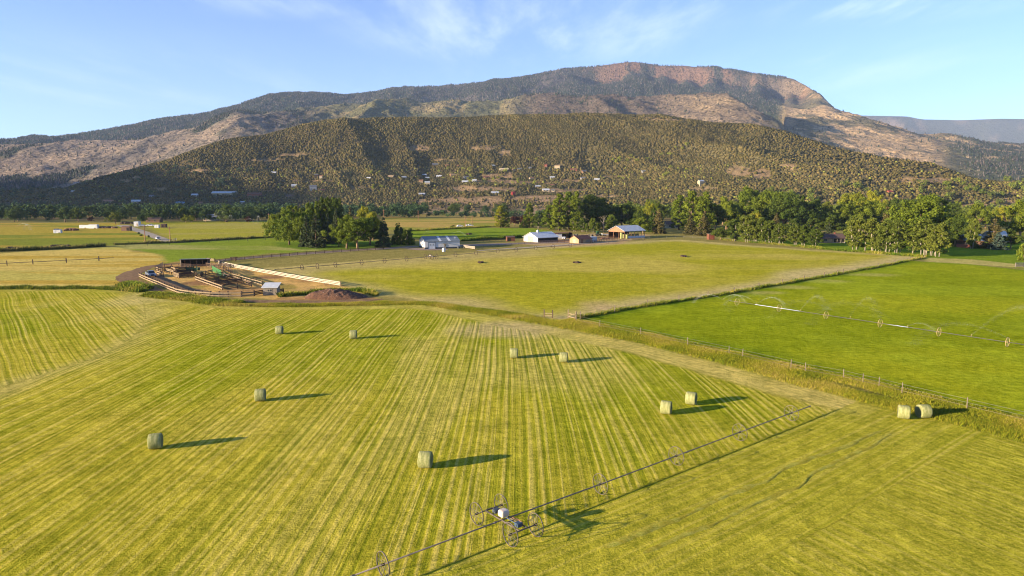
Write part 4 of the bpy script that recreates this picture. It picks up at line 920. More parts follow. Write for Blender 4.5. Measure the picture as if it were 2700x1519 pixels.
# ------------------------------------------------------------------ buildings
def openings(t, w, lst, L, D):
    for face, s0, s1, z0, z1, nm, mt_ in lst:
        mb = MB(); e = .04
        if face == 'F': mb.box(s0, s1, -e, .02, z0, z1)
        elif face == 'B': mb.box(s0, s1, D - .02, D + e, z0, z1)
        elif face == 'L': mb.box(-e, .02, s0, s1, z0, z1)
        else: mb.box(L - .02, L + e, s0, s1, z0, z1)
        ob = mb.obj(nm, MT[mt_], t)
        if nm == 'window' and z1 - z0 > .5 and L < 30:
            fr_ = MB(); f_ = .07
            for a, b_, c_, d_ in ((s0 - f_, s1 + f_, z0 - f_, z0), (s0 - f_, s1 + f_, z1, z1 + f_), (s0 - f_, s0, z0, z1), (s1, s1 + f_, z0, z1), ((s0 + s1) / 2 - .03, (s0 + s1) / 2 + .03, z0, z1)):
                if face == 'F': fr_.box(a, b_, -e - .03, .02, c_, d_)
                elif face == 'L': fr_.box(-e - .03, .02, a, b_, c_, d_)
                elif face == 'R': fr_.box(L - .02, L + e + .03, a, b_, c_, d_)
                else: fr_.box(a, b_, D - .02, D + e + .03, c_, d_)
            fr_.obj('frame', MT['white_wood'], ob)
def roof_slab(y0, z0, y1, z1, x0, x1, th=.12):
    return [(x0, y0, z0), (x1, y0, z0), (x1, y1, z1), (x0, y1, z1), (x0, y0, z0 + th), (x1, y0, z0 + th), (x1, y1, z1 + th), (x0, y1, z1 + th)], [(3, 2, 1, 0), (4, 5, 6, 7), (0, 1, 5, 4), (1, 2, 6, 5), (2, 3, 7, 6), (3, 0, 4, 7)]
def gable(name, label, cat, A, ang, L, D, h, rh, wall, roof, ov=.35, ops=(), z=0, group=None, gablem=None, found=None):
    t = thing(name, label, cat, (A[0], A[1], z), ang, group)
    mb = MB(); b0 = -.3 - (4 if z else 0)
    mb.add([(0, 0, b0), (L, 0, b0), (L, D, b0), (0, D, b0), (0, 0, h), (L, 0, h), (L, D, h), (0, D, h)], [(0, 1, 5, 4), (2, 3, 7, 6)], 0)
    mb.add([(0, 0, b0), (0, D, b0), (0, D, h), (0, D / 2, rh), (0, 0, h)], [(0, 4, 3, 2, 1)], 1); mb.add([(L, 0, b0), (L, D, b0), (L, D, h), (L, D / 2, rh), (L, 0, h)], [(0, 1, 2, 3, 4)], 1)
    me = bpy.data.meshes.new('wall'); me.from_pydata(mb.v, [], mb.f); me.materials.append(MT[wall]); me.materials.append(MT[gablem or wall]); me.polygons.foreach_set('material_index', mb.mi)
    link('wall', me, t)
    k_ = (rh - h) / (D / 2); r = MB()
    r.add(*roof_slab(-ov, h - ov * k_ + .02, D / 2, rh + .02, -ov, L + ov)); r.add(*roof_slab(D / 2, rh + .02, D + ov, h - ov * k_ + .02, -ov, L + ov))
    rf = r.obj('roof', MT[roof], t)
    if found: MB().box(-.03, L + .03, -.03, .0, 0, found).box(-.03, 0, 0, D, 0, found).obj('base_band', MT['dark_band'], t)
    openings(t, t, ops, L, D)
    return t, rf
def pol(x, y): q = P(x, y); return (q.x, q.y)
t, rf = gable('metal_barn', 'long white metal barn with grey roof and two skylight strips beside the bushy tree', 'barn', pol(1121, 657), math.radians(19), 16.6, 13.5, 3.5, 5.5, 'white_metal', 'grey_roof', .25,
    [('F', 1.6, 4.8, .05, 3.0, 'garage_door', 'light_roof'), ('F', 9.0, 10.0, .05, 2.2, 'door', 'white_wood'), ('F', 9.35, 9.75, 1.3, 1.9, 'window', 'glass'), ('L', 5.2, 6.2, 1.4, 2.2, 'window', 'glass'), ('L', 2.2, 3.0, .05, 1.4, 'door', 'tan_wall')], found=.75)
k_ = 2.0 / 6.75
for sx_ in (6.8, 11.2):
    m_ = MB(); m_.add(*roof_slab(-.1, 3.5 + .15 - .1 * k_, 6.6, 5.5 + .11, sx_, sx_ + 1.1, .04)); m_.obj('skylight_strip', MT['light_roof'], rf)
MB().box(1.45, 1.6, -.06, .0, 0, 3.15).box(4.8, 4.95, -.06, 0, 0, 3.15).box(1.45, 4.95, -.06, .0, 3.0, 3.15).obj('door_frame', MT['dark_band'], t)
for i in range(2): MB().box(2.3 + i * 1.3, 2.8 + i * 1.3, -.07, -.03, 1.7, 2.1).obj('window', MT['glass'], t)
MB().tube([(15.2, 3.2, 4.5), (15.2, 3.2, 5.3)], .14, 8).obj('roof_vent', MT['light_roof'], rf)
MB().lathe([(.55, 0), (.6, .3), (.6, .9), (.5, 1.1), (.1, 1.15)], 14, (15.8, -.9, 0)).obj('water_barrel', MT['dark_band'], t)
m_ = MB(); m_.add(*roof_slab(-1.2, 2.35, -.02, 2.75, 8.5, 10.7, .08)); m_.obj('door_awning', MT['grey_roof'], t)
t, rf = gable('white_barn', 'white barn with pale roof and a little cupola in the farmyard', 'barn', pol(1418, 639), math.radians(38), 14.5, 12, 2.5, 5.0, 'grey_wood', 'light_roof', .6,
    [('L', 3.5, 8.5, .05, 3.0, 'barn_door', 'white_wood'), ('F', .4, 13.8, .9, 2.0, 'bay_shade', 'dark'), ('F', 4.2, 4.6, .1, 2.2, 'bay_post', 'wood'), ('F', 9, 9.4, .1, 2.2, 'bay_post', 'wood'), ('R', 2, 10, .1, 2.4, 'door', 'slate_roof')], gablem='white_metal')  # grey boards and dark panel carry the shade of the front
c_ = MB().box(4.5, 5.5, 5.5, 6.5, 4.7, 5.8).obj('cupola', MT['white_metal'], rf); m_ = MB(); m_.add([(4.35, 5.35, 5.8), (5.65, 5.35, 5.8), (5.65, 6.65, 5.8), (4.35, 6.65, 5.8), (5, 6, 6.4)], [(0, 1, 4), (1, 2, 4), (2, 3, 4), (3, 0, 4), (3, 2, 1, 0)]); m_.obj('cupola_roof', MT['light_roof'], c_)
gable('farm_shed', 'small tan shed with a rust brown roof in front of the white barn', 'shed', pol(1526, 642), math.radians(38), 9.5, 7.0, 2.2, 3.9, 'tan_wall', 'rust_roof', .35, [('L', 2.4, 4.6, .05, 2.0, 'door', 'cream'), ('F', 1.5, 3, .05, 2.0, 'door', 'brown_wall'), ('F', 5, 8, .6, 1.8, 'boards', 'grey_wood')], gablem='tan_wall')
def box_shed(name, label, cat, A, ang, L, D, h, wall, roof, h2=None, ops=(), z=0, ov=.2, group=None):
    h2 = h2 or h; t = thing(name, label, cat, (A[0], A[1], z), ang, group); mb = MB()
    mb.add([(0, 0, -.3), (L, 0, -.3), (L, D, -.3), (0, D, -.3), (0, 0, h), (L, 0, h), (L, D, h2), (0, D, h2)], [(0, 1, 5, 4), (1, 2, 6, 5), (2, 3, 7, 6), (3, 0, 4, 7)]); mb.obj('wall', MT[wall], t)
    k_ = (h2 - h) / D; m_ = MB(); m_.add(*roof_slab(-ov, h - ov * k_ + .02, D + ov, h2 + ov * k_ + .02, -ov, L + ov, .1)); m_.obj('roof', MT[roof], t)
    openings(t, t, ops, L, D); return t
box_shed('white_trailer', 'plain white box trailer at the right end of the rust roofed shed', 'trailer', pol(1556, 638), math.radians(38), 5.2, 2.6, 2.6, 'white_metal', 'light_roof', ov=.02, ops=[('F', .3, 1.2, .3, 2.2, 'door', 'light_roof'), ('F', .6, 1.3, -.1, .25, 'wheel_cover', 'tyre'), ('F', 3.2, 4.0, -.1, .3, 'wheel_cover', 'tyre')])
box_shed('brown_shed', 'small open brown shed at the far end of the lane fence', 'shed', pol(1337, 636.5), math.radians(12), 4.4, 3.2, 2.3, 'red_wood', 'brown_roof', 2.7, [('F', .3, 2.1, .1, 1.9, 'bay_shade', 'dark')])
box_shed('red_shed', 'small red brown shed standing alone beside a young tree on the pasture edge', 'shed', pol(1869, 632), math.radians(8), 3.4, 3.0, 3.0, 'red_wood', 'pale_wood', 3.2, [('F', .5, 2.8, .1, 2.3, 'door', 'brick')])
box_shed('corral_shed', 'small grey plank shed with a white metal roof at the front corral fence', 'shed', pol(694, 779), math.radians(2), 3.35, 2.6, 1.95, 'grey_wood', 'light_roof', 2.65, [('F', 1.1, 2.2, .95, 1.5, 'window', 'glass')], ov=.32)
# animal shelter, open to the front
def shelter():
    a = pol(476, 704); t = thing('open_shelter', 'long low animal shelter with a dark open front at the back of the corral', 'shelter', (a[0], a[1], 0), math.radians(12))
    L, D = 8.8, 4.2
    MB().box(0, L, D - .1, D, 0, 2.3).box(0, .12, .0, D - .1, 0, 2.45).box(L - .12, L, 0, D - .1, 0, 2.45).obj('wall', MT['dark_wood'], t)
    MB().box(-.03, -.002, -.1, D, 0, 2.5).box(-.03, .3, -.13, -.1, 0, 2.5).obj('lit_end_wall', MT['cream'], t)  # sunlit left end put in as a pale skin on the dark wall
    m_ = MB(); m_.add(*roof_slab(-.4, 2.62, D + .3, 2.35, -.3, L + .3, .1)); m_.obj('roof', MT['grey_roof'], t)
    for i in range(4): MB().box(1.9 * i + 1.4, 1.9 * i + 1.55, 0, .15, 0, 2.6).obj('post', MT['dark_wood'], t)
    MB().box(.2, L - .2, -.02, .08, .0, .9).obj('front_boards', MT['dark_wood'], t)
shelter()
def hay_barn():
    a = pol(1646, 629.5); t = thing('hay_barn', 'open pole hay barn with a salmon gable and pale metal roof', 'barn', (a[0], a[1], 0), math.radians(37)); L, D, h, r_ = 17.5, 13, 4.4, 7.2
    m_ = MB(); k_ = (r_ - h) / (D / 2)
    m_.add(*roof_slab(-.5, h - .5 * k_, D / 2, r_, -.5, L + .5, .14)); m_.add(*roof_slab(D / 2, r_, D + .5, h - .5 * k_, -.5, L + .5, .14)); m_.obj('roof', MT['pale_roof'], t)
    for x in (.0, L - .1): MB().add([(x, 0, h - .5), (x + .1, 0, h - .5), (x, D, h - .5), (x + .1, D, h - .5), (x, D / 2, r_ - .02), (x + .1, D / 2, r_ - .02), (x, 0, h), (x + .1, 0, h), (x, D, h), (x + .1, D, h)], [(0, 2, 8, 4, 6), (1, 7, 5, 9, 3), (0, 1, 3, 2)]).obj('gable', MT['terra'], t)
    for i in range(7):
        for y in (0, D - .2): MB().box(L * i / 6 * .985, L * i / 6 * .985 + .2, y, y + .2, 0, h + .1).obj('post', MT['terra'] if y == 0 else MT['dark_wood'], t)
    for y in (4.3, 8.6): MB().box(.0, .2, y, y + .2, 0, 5.8).obj('post', MT['terra'], t)
    MB().box(1.0, L, -.08, -.02, .1, 1.35).obj('low_wall', MT['light_roof'], t)
    MB().box(.0, L, D - .2, D - .1, 0, h - .4).obj('rear_wall', MT['dark_wood'], t)
    MB().box(-.05, .0, .2, 12.8, 3.7, 3.95).obj('tie_beam', MT['terra'], t)
    for i in range(3): MB().beam((.1, 1.0 + 4 * i, 3.8), (.1, 3.4 + 3.2 * i if i < 2 else 9.5, 5.6), .12, .12).obj('brace', MT['terra'], t)
    c, s_ = math.cos(math.radians(37)), math.sin(math.radians(37)); lt = lambda x, y: (a[0] + c * x - s_ * y, a[1] + s_ * x + c * y)
    B2 = bale_mesh(9, MT['bale'])
    def stack(x, y, n, lb, r0=0, gp='hay bales stacked at the hay barn'):
        q = lt(x, y)
        for k in range(n):
            o = link('hay_bale', B2); o.location = (q[0], q[1], .62 + 1.17 * k); o.rotation_euler = (0, PI / 2, .3 * k); tag(o, lb, 'hay bale', gp)
    stack(-1.2, 1.2, 3, 'green round bale standing on end in the tall stack before the salmon gable')
    stack(.9, -1.2, 2, 'green round bale standing on end in the short stack at the barn corner')
    for i in range(7): stack(2.6 + 2.0 * i, 3.0, 2, 'round hay bale in the row stacked inside the open hay barn', gp='hay bales stored inside the hay barn')
hay_barn()
def open_garage():
    a = pol(1462, 629); t = thing('open_garage', 'low farm garage with a white end and a dark open bay holding a truck', 'garage', (a[0], a[1], 0), math.radians(14)); L, D = 11, 6
    MB().box(0, 4.6, 0, .12, 0, 2.7).box(0, .12, .12, D, 0, 2.6).box(4.5, 4.6, .12, D, 0, 2.7).obj('wall', MT['white_metal'], t)
    MB().box(0, L, D - .1, D, 0, 2.6).box(L - .15, L, 0, D - .1, 0, 3.2).obj('rear_wall', MT['dark_wood'], t)
    m_ = MB(); m_.add([(-.2, -.4, 2.75), (L + .4, -.4, 3.6), (L + .4, D + .3, 3.4), (-.2, D + .3, 2.65), (-.2, -.4, 2.9), (L + .4, -.4, 3.75), (L + .4, D + .3, 3.55), (-.2, D + .3, 2.8)], [(3, 2, 1, 0), (4, 5, 6, 7), (0, 1, 5, 4), (1, 2, 6, 5), (2, 3, 7, 6), (3, 0, 4, 7)]); m_.obj('roof', MT['rust_roof'], t)
    for x in (7.6, L - .2): MB().box(x, x + .2, 0, .2, 0, 3.2).obj('post', MT['wood'], t)
open_garage()
# houses in the trees
t, rf = gable('ranch_house', 'tan bungalow with a brown roof and dark porch behind the row of aspens', 'house', pol(2169, 641), math.radians(4), 12.6, 8, 2.6, 4.6, 'tan_wall', 'brown_roof', .5, [('F', .6, 2.2, 1.0, 2.1, 'window', 'glass'), ('F', 5.4, 12.2, .2, 2.3, 'porch_shade', 'dark'), ('F', 5.2, 12.4, .05, .5, 'porch_rail', 'white_wood')])
for i in range(4): MB().box(5.6 + 2.1 * i, 5.75 + 2.1 * i, -.25, -.1, 0, 2.5).obj('porch_post', MT['white_wood'], t)
MB().box(8.4, 9.2, 4, 4.7, 4.0, 5.3).obj('chimney', MT['brick'], rf)
gable('ranch_house', 'long brown roofed house between poplars, its pale wall half hidden', 'house', pol(1757, 602), math.radians(-3), 13, 9, 3.2, 5.6, 'cream', 'brown_roof', .5, [('F', 2, 4, 1, 2.3, 'window', 'glass'), ('F', 7, 9, 1, 2.3, 'window', 'glass')])
gable('ranch_house', 'house with a pale blue grey roof behind the brick red board fence', 'house', pol(2540, 650), math.radians(-8), 9, 9, 3.2, 5.8, 'brown_wall', 'pale_roof', .5, [('F', 1, 2.4, 1, 2.2, 'window', 'glass')])
gable('ranch_house', 'grey roofed house by the right edge with a spruce in front', 'house', pol(2618, 638), math.radians(6), 10, 9, 3, 5.6, 'grey_wall', 'light_roof', .5, [('F', 1, 2.4, 1, 2.2, 'window', 'glass'), ('F', 5, 7, 1, 2.2, 'window', 'glass')])
# farm at the end of the pale farm road
box_shed('brown_shed', 'brown plank shed on the left side of the pale farm road', 'shed', pol(320, 609), math.radians(4), 5.6, 4, 2.9, 'brown_wall', 'brown_wall', 3.3, [('F', 3.6, 5.2, .2, 2.4, 'bay_shade', 'dark')])
box_shed('white_container', 'tall white box trailer at the head of the farm road', 'trailer', pol(353, 597), math.radians(5), 3.6, 5, 3.8, 'white_metal', 'light_roof', ops=[('F', 2.2, 3.2, .3, 2.4, 'door', 'tan_wall')], ov=.02)
box_shed('white_container', 'small white box in the farm yard next to a dark hut', 'container', pol(407, 601), math.radians(4), 3.2, 2.6, 2.3, 'white_metal', 'light_roof', ops=[('F', .4, 1.4, .2, 2.0, 'door', 'light_roof')], ov=.02)
box_shed('dark_hut', 'small dark hut next to a white box in the farm yard', 'hut', pol(424, 600), math.radians(3), 3.8, 3, 2.5, 'dark_wood', 'brown_roof', 2.8, [('F', 1, 2, .2, 2, 'door', 'dark')])
gable('farm_house', 'low brown farmhouse before the river trees at the end of the road', 'house', pol(386, 587), math.radians(6), 12, 8, 2.8, 4.6, 'brown_wall', 'brown_roof', .6, [('F', 2, 3.4, 1, 2.2, 'window', 'glass'), ('F', 7, 8.6, 1, 2.2, 'window', 'glass')])
box_shed('white_container', 'long white storage trailer in the far left pasture, rear one of two', 'trailer', pol(209, 602), math.radians(2), 7.2, 3, 2.4, 'white_metal', 'pale_roof', ops=[('F', 1, 2.0, .2, 2.0, 'door', 'light_roof'), ('F', 4, 5.2, -.1, .5, 'wheel_cover', 'tyre')], ov=.02)
box_shed('white_container', 'bright white storage trailer in the far left pasture, right one of two', 'trailer', pol(234, 602.5), math.radians(2), 6.4, 3, 2.9, 'white_metal', 'light_roof', ops=[('F', 5, 6, .2, 2.4, 'door', 'pale_roof'), ('F', 4, 5.2, -.1, .5, 'wheel_cover', 'tyre')], ov=.02)
box_shed('white_container', 'short white box trailer at the left end of the junk row', 'trailer', pol(141, 615), math.radians(8), 4.4, 2.6, 2.1, 'white_metal', 'light_roof', ops=[('F', .5, 1.4, .2, 1.8, 'door', 'light_roof'), ('F', 3, 4, -.1, .4, 'wheel_cover', 'tyre')], ov=.02)
gable('river_house', 'white house with a dark roof among the river trees', 'house', pol(536, 583), math.radians(5), 12.5, 9, 4.2, 7, 'cream', 'slate_roof', .8, [('F', 1, 3, 1.2, 3, 'window', 'glass'), ('F', 6, 11, 1.5, 3.6, 'window', 'glass')])
# ------------------------------------------------------------------ houses on and under the hill
HOUSES = [  # x, y foot, width px, wall, roof, label
 (720, 460, 16, 'cream', 'pale_roof', 'pale house with a light roof alone in scrub low on the dark slope'), (834, 470, 10, 'dark_wood', 'slate_roof', 'tall dark brown house above a straw clearing'),
 (846, 474, 7, 'cream', 'terra', 'small cream hut right of the tall dark house'), (779, 481, 12, 'dark_wood', 'brown_roof', 'dark cabin half hidden in scrub'), (777, 494, 18, 'grey_wall', 'light_roof', 'house with a long light roof at the foot of the dark slope'),
 (826, 502, 20, 'grey_wall', 'slate_roof', 'grey house below the tall dark brown house'), (850, 506, 14, 'brown_wall', 'rust_roof', 'brown cottage next to a grey house at the slope foot'), (612, 514, 22, 'cream', 'light_roof', 'white roofed house before a brown row house'),
 (669, 520, 40, 'brick', 'rust_roof', 'long brown red row house at the edge of the river trees'), (763, 522, 22, 'brown_wall', 'brown_roof', 'brown house behind the poplar grove'), (1029, 470, 17, 'cream', 'tan_wall', 'cream gabled house, first of the row on the sunny lower slope'),
 (971, 474, 12, 'cream', 'light_roof', 'little white roofed house left of the cream gabled one'), (1066, 472, 13, 'tan_wall', 'pale_roof', 'tan house right of the cream gabled house'), (1119, 465, 11, 'grey_wall', 'pale_roof', 'grey house with pale roof above a white roofed one'),
 (1127, 473, 11, 'cream', 'light_roof', 'small white house under a grey one on the lower slope'), (1157, 469, 15, 'grey_wall', 'pale_roof', 'grey flat roofed house near the middle of the slope row'), (1199, 466, 24, 'orange', 'tan_wall', 'orange stucco villa with wide roof on the lower slope'),
 (1152, 438, 26, 'dark_wood', 'slate_roof', 'long dark lodge highest on the slope by light green trees'), (1180, 440, 11, 'orange', 'terra', 'orange house high on the slope right of the dark lodge'), (1206, 441, 9, 'tan_wall', 'terra', 'small tan house high on the slope beside an orange one'),
 (1127, 491, 15, 'cream', 'light_roof', 'two storey white house above the bare terrace'), (1110, 486, 12, 'tan_wall', 'terra', 'low tan house left of the two storey white house'), (1230, 472, 14, 'grey_wall', 'slate_roof', 'grey house above a white neighbour'),
 (1226, 484, 18, 'cream', 'light_roof', 'white house with long light roof under a grey one'), (1250, 480, 13, 'grey_wall', 'pale_roof', 'pale grey house right of the long white one'), (1113, 517, 18, 'grey_wall', 'pale_roof', 'low green grey house at the left tip of the terrace'),
 (1283, 471, 15, 'orange', 'rust_roof', 'rust orange house left of the gravel slide'), (1205, 440, 10, 'cream', 'terra', 'cream house behind a small tan one high on the slope'), (1303, 441, 12, 'grey_wall', 'pale_roof', 'grey house left of the long cream villa'),
 (1328, 451, 27, 'cream', 'cream', 'long cream villa with flat roofs above the gravel slide'), (1356, 451, 10, 'tan_wall', 'terra', 'little tan house right of the long cream villa'), (1370, 450, 14, 'tan_wall', 'slate_roof', 'tan and brown house second right of the long cream villa'),
 (1395, 447, 14, 'cream', 'slate_roof', 'peaked grey roofed house beside a yellow tree'), (1439, 443, 8, 'brick', 'rust_roof', 'brick red tower house in scrub'), (1469, 447, 16, 'cream', 'tan_wall', 'cream house standing right of the brick red tower'),
 (1512, 452, 20, 'brick', 'rust_roof', 'wide brown red house at the right end of the upper row'), (1403, 474, 13, 'cream', 'terra', 'cream house above the wide straw clearing'), (1457, 472, 14, 'grey_wall', 'pale_roof', 'grey house right of the straw clearing'),
 (1539, 474, 15, 'grey_wall', 'slate_roof', 'grey gabled house on a straw knoll'), (1573, 478, 16, 'grey_wall', 'pale_roof', 'grey house with pale roof in scrub right of the straw knoll'), (1542, 456, 14, 'brown_wall', 'slate_roof', 'dark brown house above the grey gabled one'),
 (1700, 456, 15, 'grey_wall', 'slate_roof', 'slate grey house beside bright green trees on the right slope'), (1454, 493, 15, 'orange', 'rust_roof', 'bright orange gabled house in the middle of the low slope'), (1419, 496, 15, 'grey_wall', 'pale_roof', 'tan grey house left of the bright orange one'),
 (1440, 506, 20, 'cream', 'light_roof', 'white house below the bright orange one'), (1458, 506, 8, 'cream', 'slate_roof', 'small white house with dark roof below the bright orange one'), (1355, 518, 7, 'red_roof', 'red_roof', 'small bright red tower hut on the terrace edge'),
 (1306, 514, 22, 'cream', 'pale_roof', 'white house with pale roof on the terrace left of the red hut'), (1851, 489, 16, 'cream', 'light_roof', 'white house alone in scrub above the tall cottonwoods'), (192, 509, 10, 'cream', 'light_roof', 'tiny white house at the foot of the mountain'),
 (200, 485, 14, 'grey_wall', 'slate_roof', 'grey roofed house on the ridge foot against the brown mountain'), (284, 536, 28, 'cream', 'terra', 'long cream building among the river trees'), (358, 536, 24, 'cream', 'pale_roof', 'cream hall with pale roof among the river trees'),
 (588, 517, 76, 'cream', 'light_roof', 'very long white roofed hall behind the river trees'), (512, 519, 18, 'grey_wall', 'light_roof', 'small white roofed hall left of the very long one'), (475, 541, 24, 'grey_wall', 'blue_roof', 'long house with a blue roof in the river trees'), (529, 539, 10, 'orange', 'terra', 'yellow orange shed right of the blue roof'),
 (400, 522, 16, 'grey_wall', 'slate_roof', 'grey gabled house among the light green river trees'), (639, 538, 11, 'cream', 'light_roof', 'small white house at the right end of the straw terrace'), (2349, 511, 14, 'brick', 'red_roof', 'barn with a bright red roof among the right hand trees'), (2539, 556, 19, 'cream', 'slate_roof', 'white house with dark roof under the silver willow'),
 (1460, 562, 24, 'cream', 'light_roof', 'white flat roofed house behind the tree nursery')]
for x, y, wpx, wm, rm, lb in HOUSES:
    q = terrain_hit(x, y) if y < 556 else P(x, y); wd_ = max(6, px_len(wpx, q) * .88); h_ = 2.4 if wpx < 40 else 5
    if 'tall' in lb or 'tower' in lb or 'two storey' in lb: h_ = 6.5
    a_ = RNG.uniform(-.3, .45); d_ = min(11, wd_ * .75)
    c, s_ = math.cos(a_), math.sin(a_)
    gable('hillside_house' if y < 556 else 'house', lb, 'house', (q.x - c * wd_ / 2, q.y - s_ * wd_ / 2), a_, wd_, d_, h_ + 1.0, h_ + 1.0 + d_ * .28, wm, rm.replace('light_roof', 'pale_roof'), .4, [('F', wd_ * .15, wd_ * .35, 1.6, 3.2, 'window', 'glass'), ('F', wd_ * .55, wd_ * .8, 1.6, 3.2, 'window', 'glass')], z=q.z + .2, group='houses on the slope and valley edge')
# ------------------------------------------------------------------ vehicles and farm gear
def wheelp(t, x, y, r, w=.26):
    o = MB().tube([(0, -w / 2, 0), (0, w / 2, 0)], r, 18).obj('wheel', MT['tyre'], t, False); o.location = (x, y, r)
    MB().tube([(0, -w / 2 - .01, 0), (0, w / 2 + .01, 0)], r * .5, 12).obj('rim', MT['steel'], o); return o
def pickup(label, p, ang, paint, s=1.0, cat='pickup truck', name='pickup_truck', closed=False):
    t = thing(name, label, cat, (p[0], p[1], 0), ang); t.scale = (s, s, s)
    low = [(-2.75, .55), (-2.75, 1.1), (2.1, 1.1), (2.62, 1.02), (2.78, .85), (2.78, .5)] if not closed else [(-2.2, .45), (-2.2, 1.0), (1.4, 1.0), (2.1, .9), (2.2, .7), (2.2, .42)]
    b_ = MB().prism(low, -.95, .95)
    if not closed: b_.box(-2.75, -.55, -.95, -.85, 1.1, 1.3).box(-2.75, -.55, .85, .95, 1.1, 1.3).box(-2.75, -2.65, -.85, .85, 1.1, 1.3)
    bo = b_.obj('body', MT[paint], t); md = bo.modifiers.new('b', 'BEVEL'); md.width = .06; md.segments = 2
    cab = [(-.7, 1.1), (-.55, 1.78), (.75, 1.8), (1.35, 1.1)] if not closed else [(-1.9, 1.0), (-1.5, 1.48), (.3, 1.5), (1.1, 1.0)]
    c_ = MB(); n = len(cab); vs = [(x, -.88 if i in (0, n - 1) else -.7, z_) for i, (x, z_) in enumerate(cab)] + [(x, .88 if i in (0, n - 1) else .7, z_) for i, (x, z_) in enumerate(cab)]
    c_.add(vs, [(0, 1, 2, 3), (7, 6, 5, 4), (0, 4, 5, 1), (1, 5, 6, 2), (2, 6, 7, 3), (3, 7, 4, 0)]); cb = c_.obj('cab', MT[paint], t)
    ws = MB(); k_ = .93
    f0, f1 = Vector((cab[3][0], 0, cab[3][1])), Vector((cab[2][0], 0, cab[2][1])); off = Vector((.02, 0, .02))
    a1, a2 = f0.lerp(f1, .08) + off, f0.lerp(f1, .92) + off
    ws.add([(a1.x, -.8, a1.z), (a1.x, .8, a1.z), (a2.x, .66, a2.z), (a2.x, -.66, a2.z)], [(0, 1, 2, 3)]); ws.obj('windscreen', MT['glass'], cb)
    for sg in (-1, 1):
        z0, z1 = cab[0][1] + .08, cab[1][1] - .08; y0, y1 = sg * .885, sg * .745
        MB().add([(cab[0][0] + .1, y0, z0), (cab[3][0] - .15, y0, z0), (cab[2][0] - .05, y1, z1), (cab[1][0] + .06, y1, z1)], [(0, 1, 2, 3)]).obj('side_window', MT['glass'], cb)
        MB().box(low[-1][0] - .02, low[-1][0] + .03, sg * .62 - .18, sg * .62 + .18, .72, .88).obj('headlight', MT['light_roof'], t)
    MB().box(low[-1][0] - .01, low[-1][0] + .02, -.42, .42, .62, .9).obj('grille', MT['dark'], t)
    xs = (-1.75, 1.85) if not closed else (-1.35, 1.4)
    for x in xs:
        for y in (-.86, .86): wheelp(t, x, y, .4 if not closed else .33)
    return t
pickup('grey blue pickup truck parked nose out inside the corral fence', pol(398, 730), math.radians(-52), 'truckpaint', 1.08)
q = pol(1480, 631); pickup('white pickup truck nosing out of the open garage bay', (q[0] + 1.5, q[1] + .5), math.radians(-100), 'whitepaint', .95)
GC = 'vehicles parked on the farm road'
pickup('white car parked on the lower farm road', pol(417, 632), math.radians(-55), 'whitepaint', 1.05, 'car', 'parked_car', True)
pickup('white car in the farm yard next to the tall white trailer', pol(377, 597), math.radians(20), 'whitepaint', 1.1, 'car', 'parked_car', True)
pickup('white pickup truck in the farm yard between the car and the white box', pol(397, 597), math.radians(10), 'whitepaint', 1.1)
pickup('dark car at the left end of the junk row', pol(152, 609), math.radians(5), 'darkpaint', 1.1, 'car', 'parked_car', True)
pickup('white car by the green bank beyond the bright green field', pol(1213, 599), math.radians(15), 'whitepaint', 1.2, 'car', 'parked_car', True)
pickup('white pickup by a pole beyond the bright green field', pol(1238, 597), math.radians(15), 'whitepaint', 1.1)
def tractor(label, p, ang):
    t = thing('tractor', label, 'tractor', (p[0], p[1], 0), ang)
    MB().prism([(-.3, .7), (-.3, 1.5), (1.7, 1.4), (1.85, 1.2), (1.85, .7)], -.42, .42).obj('hood', MT['green_steel'], t)
    c_ = MB().prism([(-1.3, 1.2), (-1.2, 2.7), (.1, 2.7), (.25, 1.2)], -.7, .7).obj('cab', MT['dkgreen'], t); MB().box(-1.35, .2, -.8, .8, 2.7, 2.82).obj('cab_roof', MT['green_steel'], c_)
    for y in (-.95, .95): wheelp(t, -.8, y, .85, .45)
    for y in (-.75, .75): wheelp(t, 1.4, y, .5, .3)
    MB().tube([(.9, .2, 1.4), (.9, .2, 2.3)], .05, 6).obj('exhaust', MT['dark'], t)
    MB().beam((.6, -.6, 1.3), (2.9, -.6, .7), .12, .2).beam((.6, .6, 1.3), (2.9, .6, .7), .12, .2).box(2.8, 3.0, -.9, .9, .3, .9).obj('loader', MT['green_steel'], t)
tractor('green tractor parked left of the open hay barn', pol(1578, 622), math.radians(15))
def rake(p, ang):
    t = thing('flatbed_trailer', 'pale flatbed trailer parked between the tractor and hay barn', 'trailer', (p[0], p[1], 0), ang)
    MB().box(-2.6, 2.6, -1, 1, .75, .92).obj('bed', MT['pale_roof'], t); MB().beam((2.6, 0, .8), (4, 0, .5), .12, .12).obj('tow_bar', MT['steel'], t)
    for x in (-1.2, -.3):
        for y in (-1.05, 1.05): wheelp(t, x, y, .36)
    MB().box(-2.6, -2.5, -1, 1, .92, 1.7).obj('headboard', MT['pale_roof'], t)
rake(pol(1597, 622), .2)
OB = bale_mesh(5, MT['olddbale'])
for i, (x, y) in enumerate([(1508, 623), (1514, 624.5), (1520, 623), (1553, 624), (1561, 624.5)]):
    q = P(x, y); o = link('hay_bale', OB); o.location = (q.x, q.y, .77); o.rotation_euler = (0, 0, .5 * i); tag(o, 'old dark round bale left in the farmyard between garage and tractor', 'hay bale', 'old dark bales in the farmyard')
def tank(p, label):
    o = MB().lathe([(.72, 0), (.75, .1), (.75, 1.4), (.6, 1.62), (.3, 1.78), (.05, 1.84)], 20).obj('water_tank', MT['white_metal'], None, True); o.location = (p[0], p[1], 0); tag(o, label, 'tank')
tank(pol(1170, 664), 'white domed tank on the grass before the long barn')
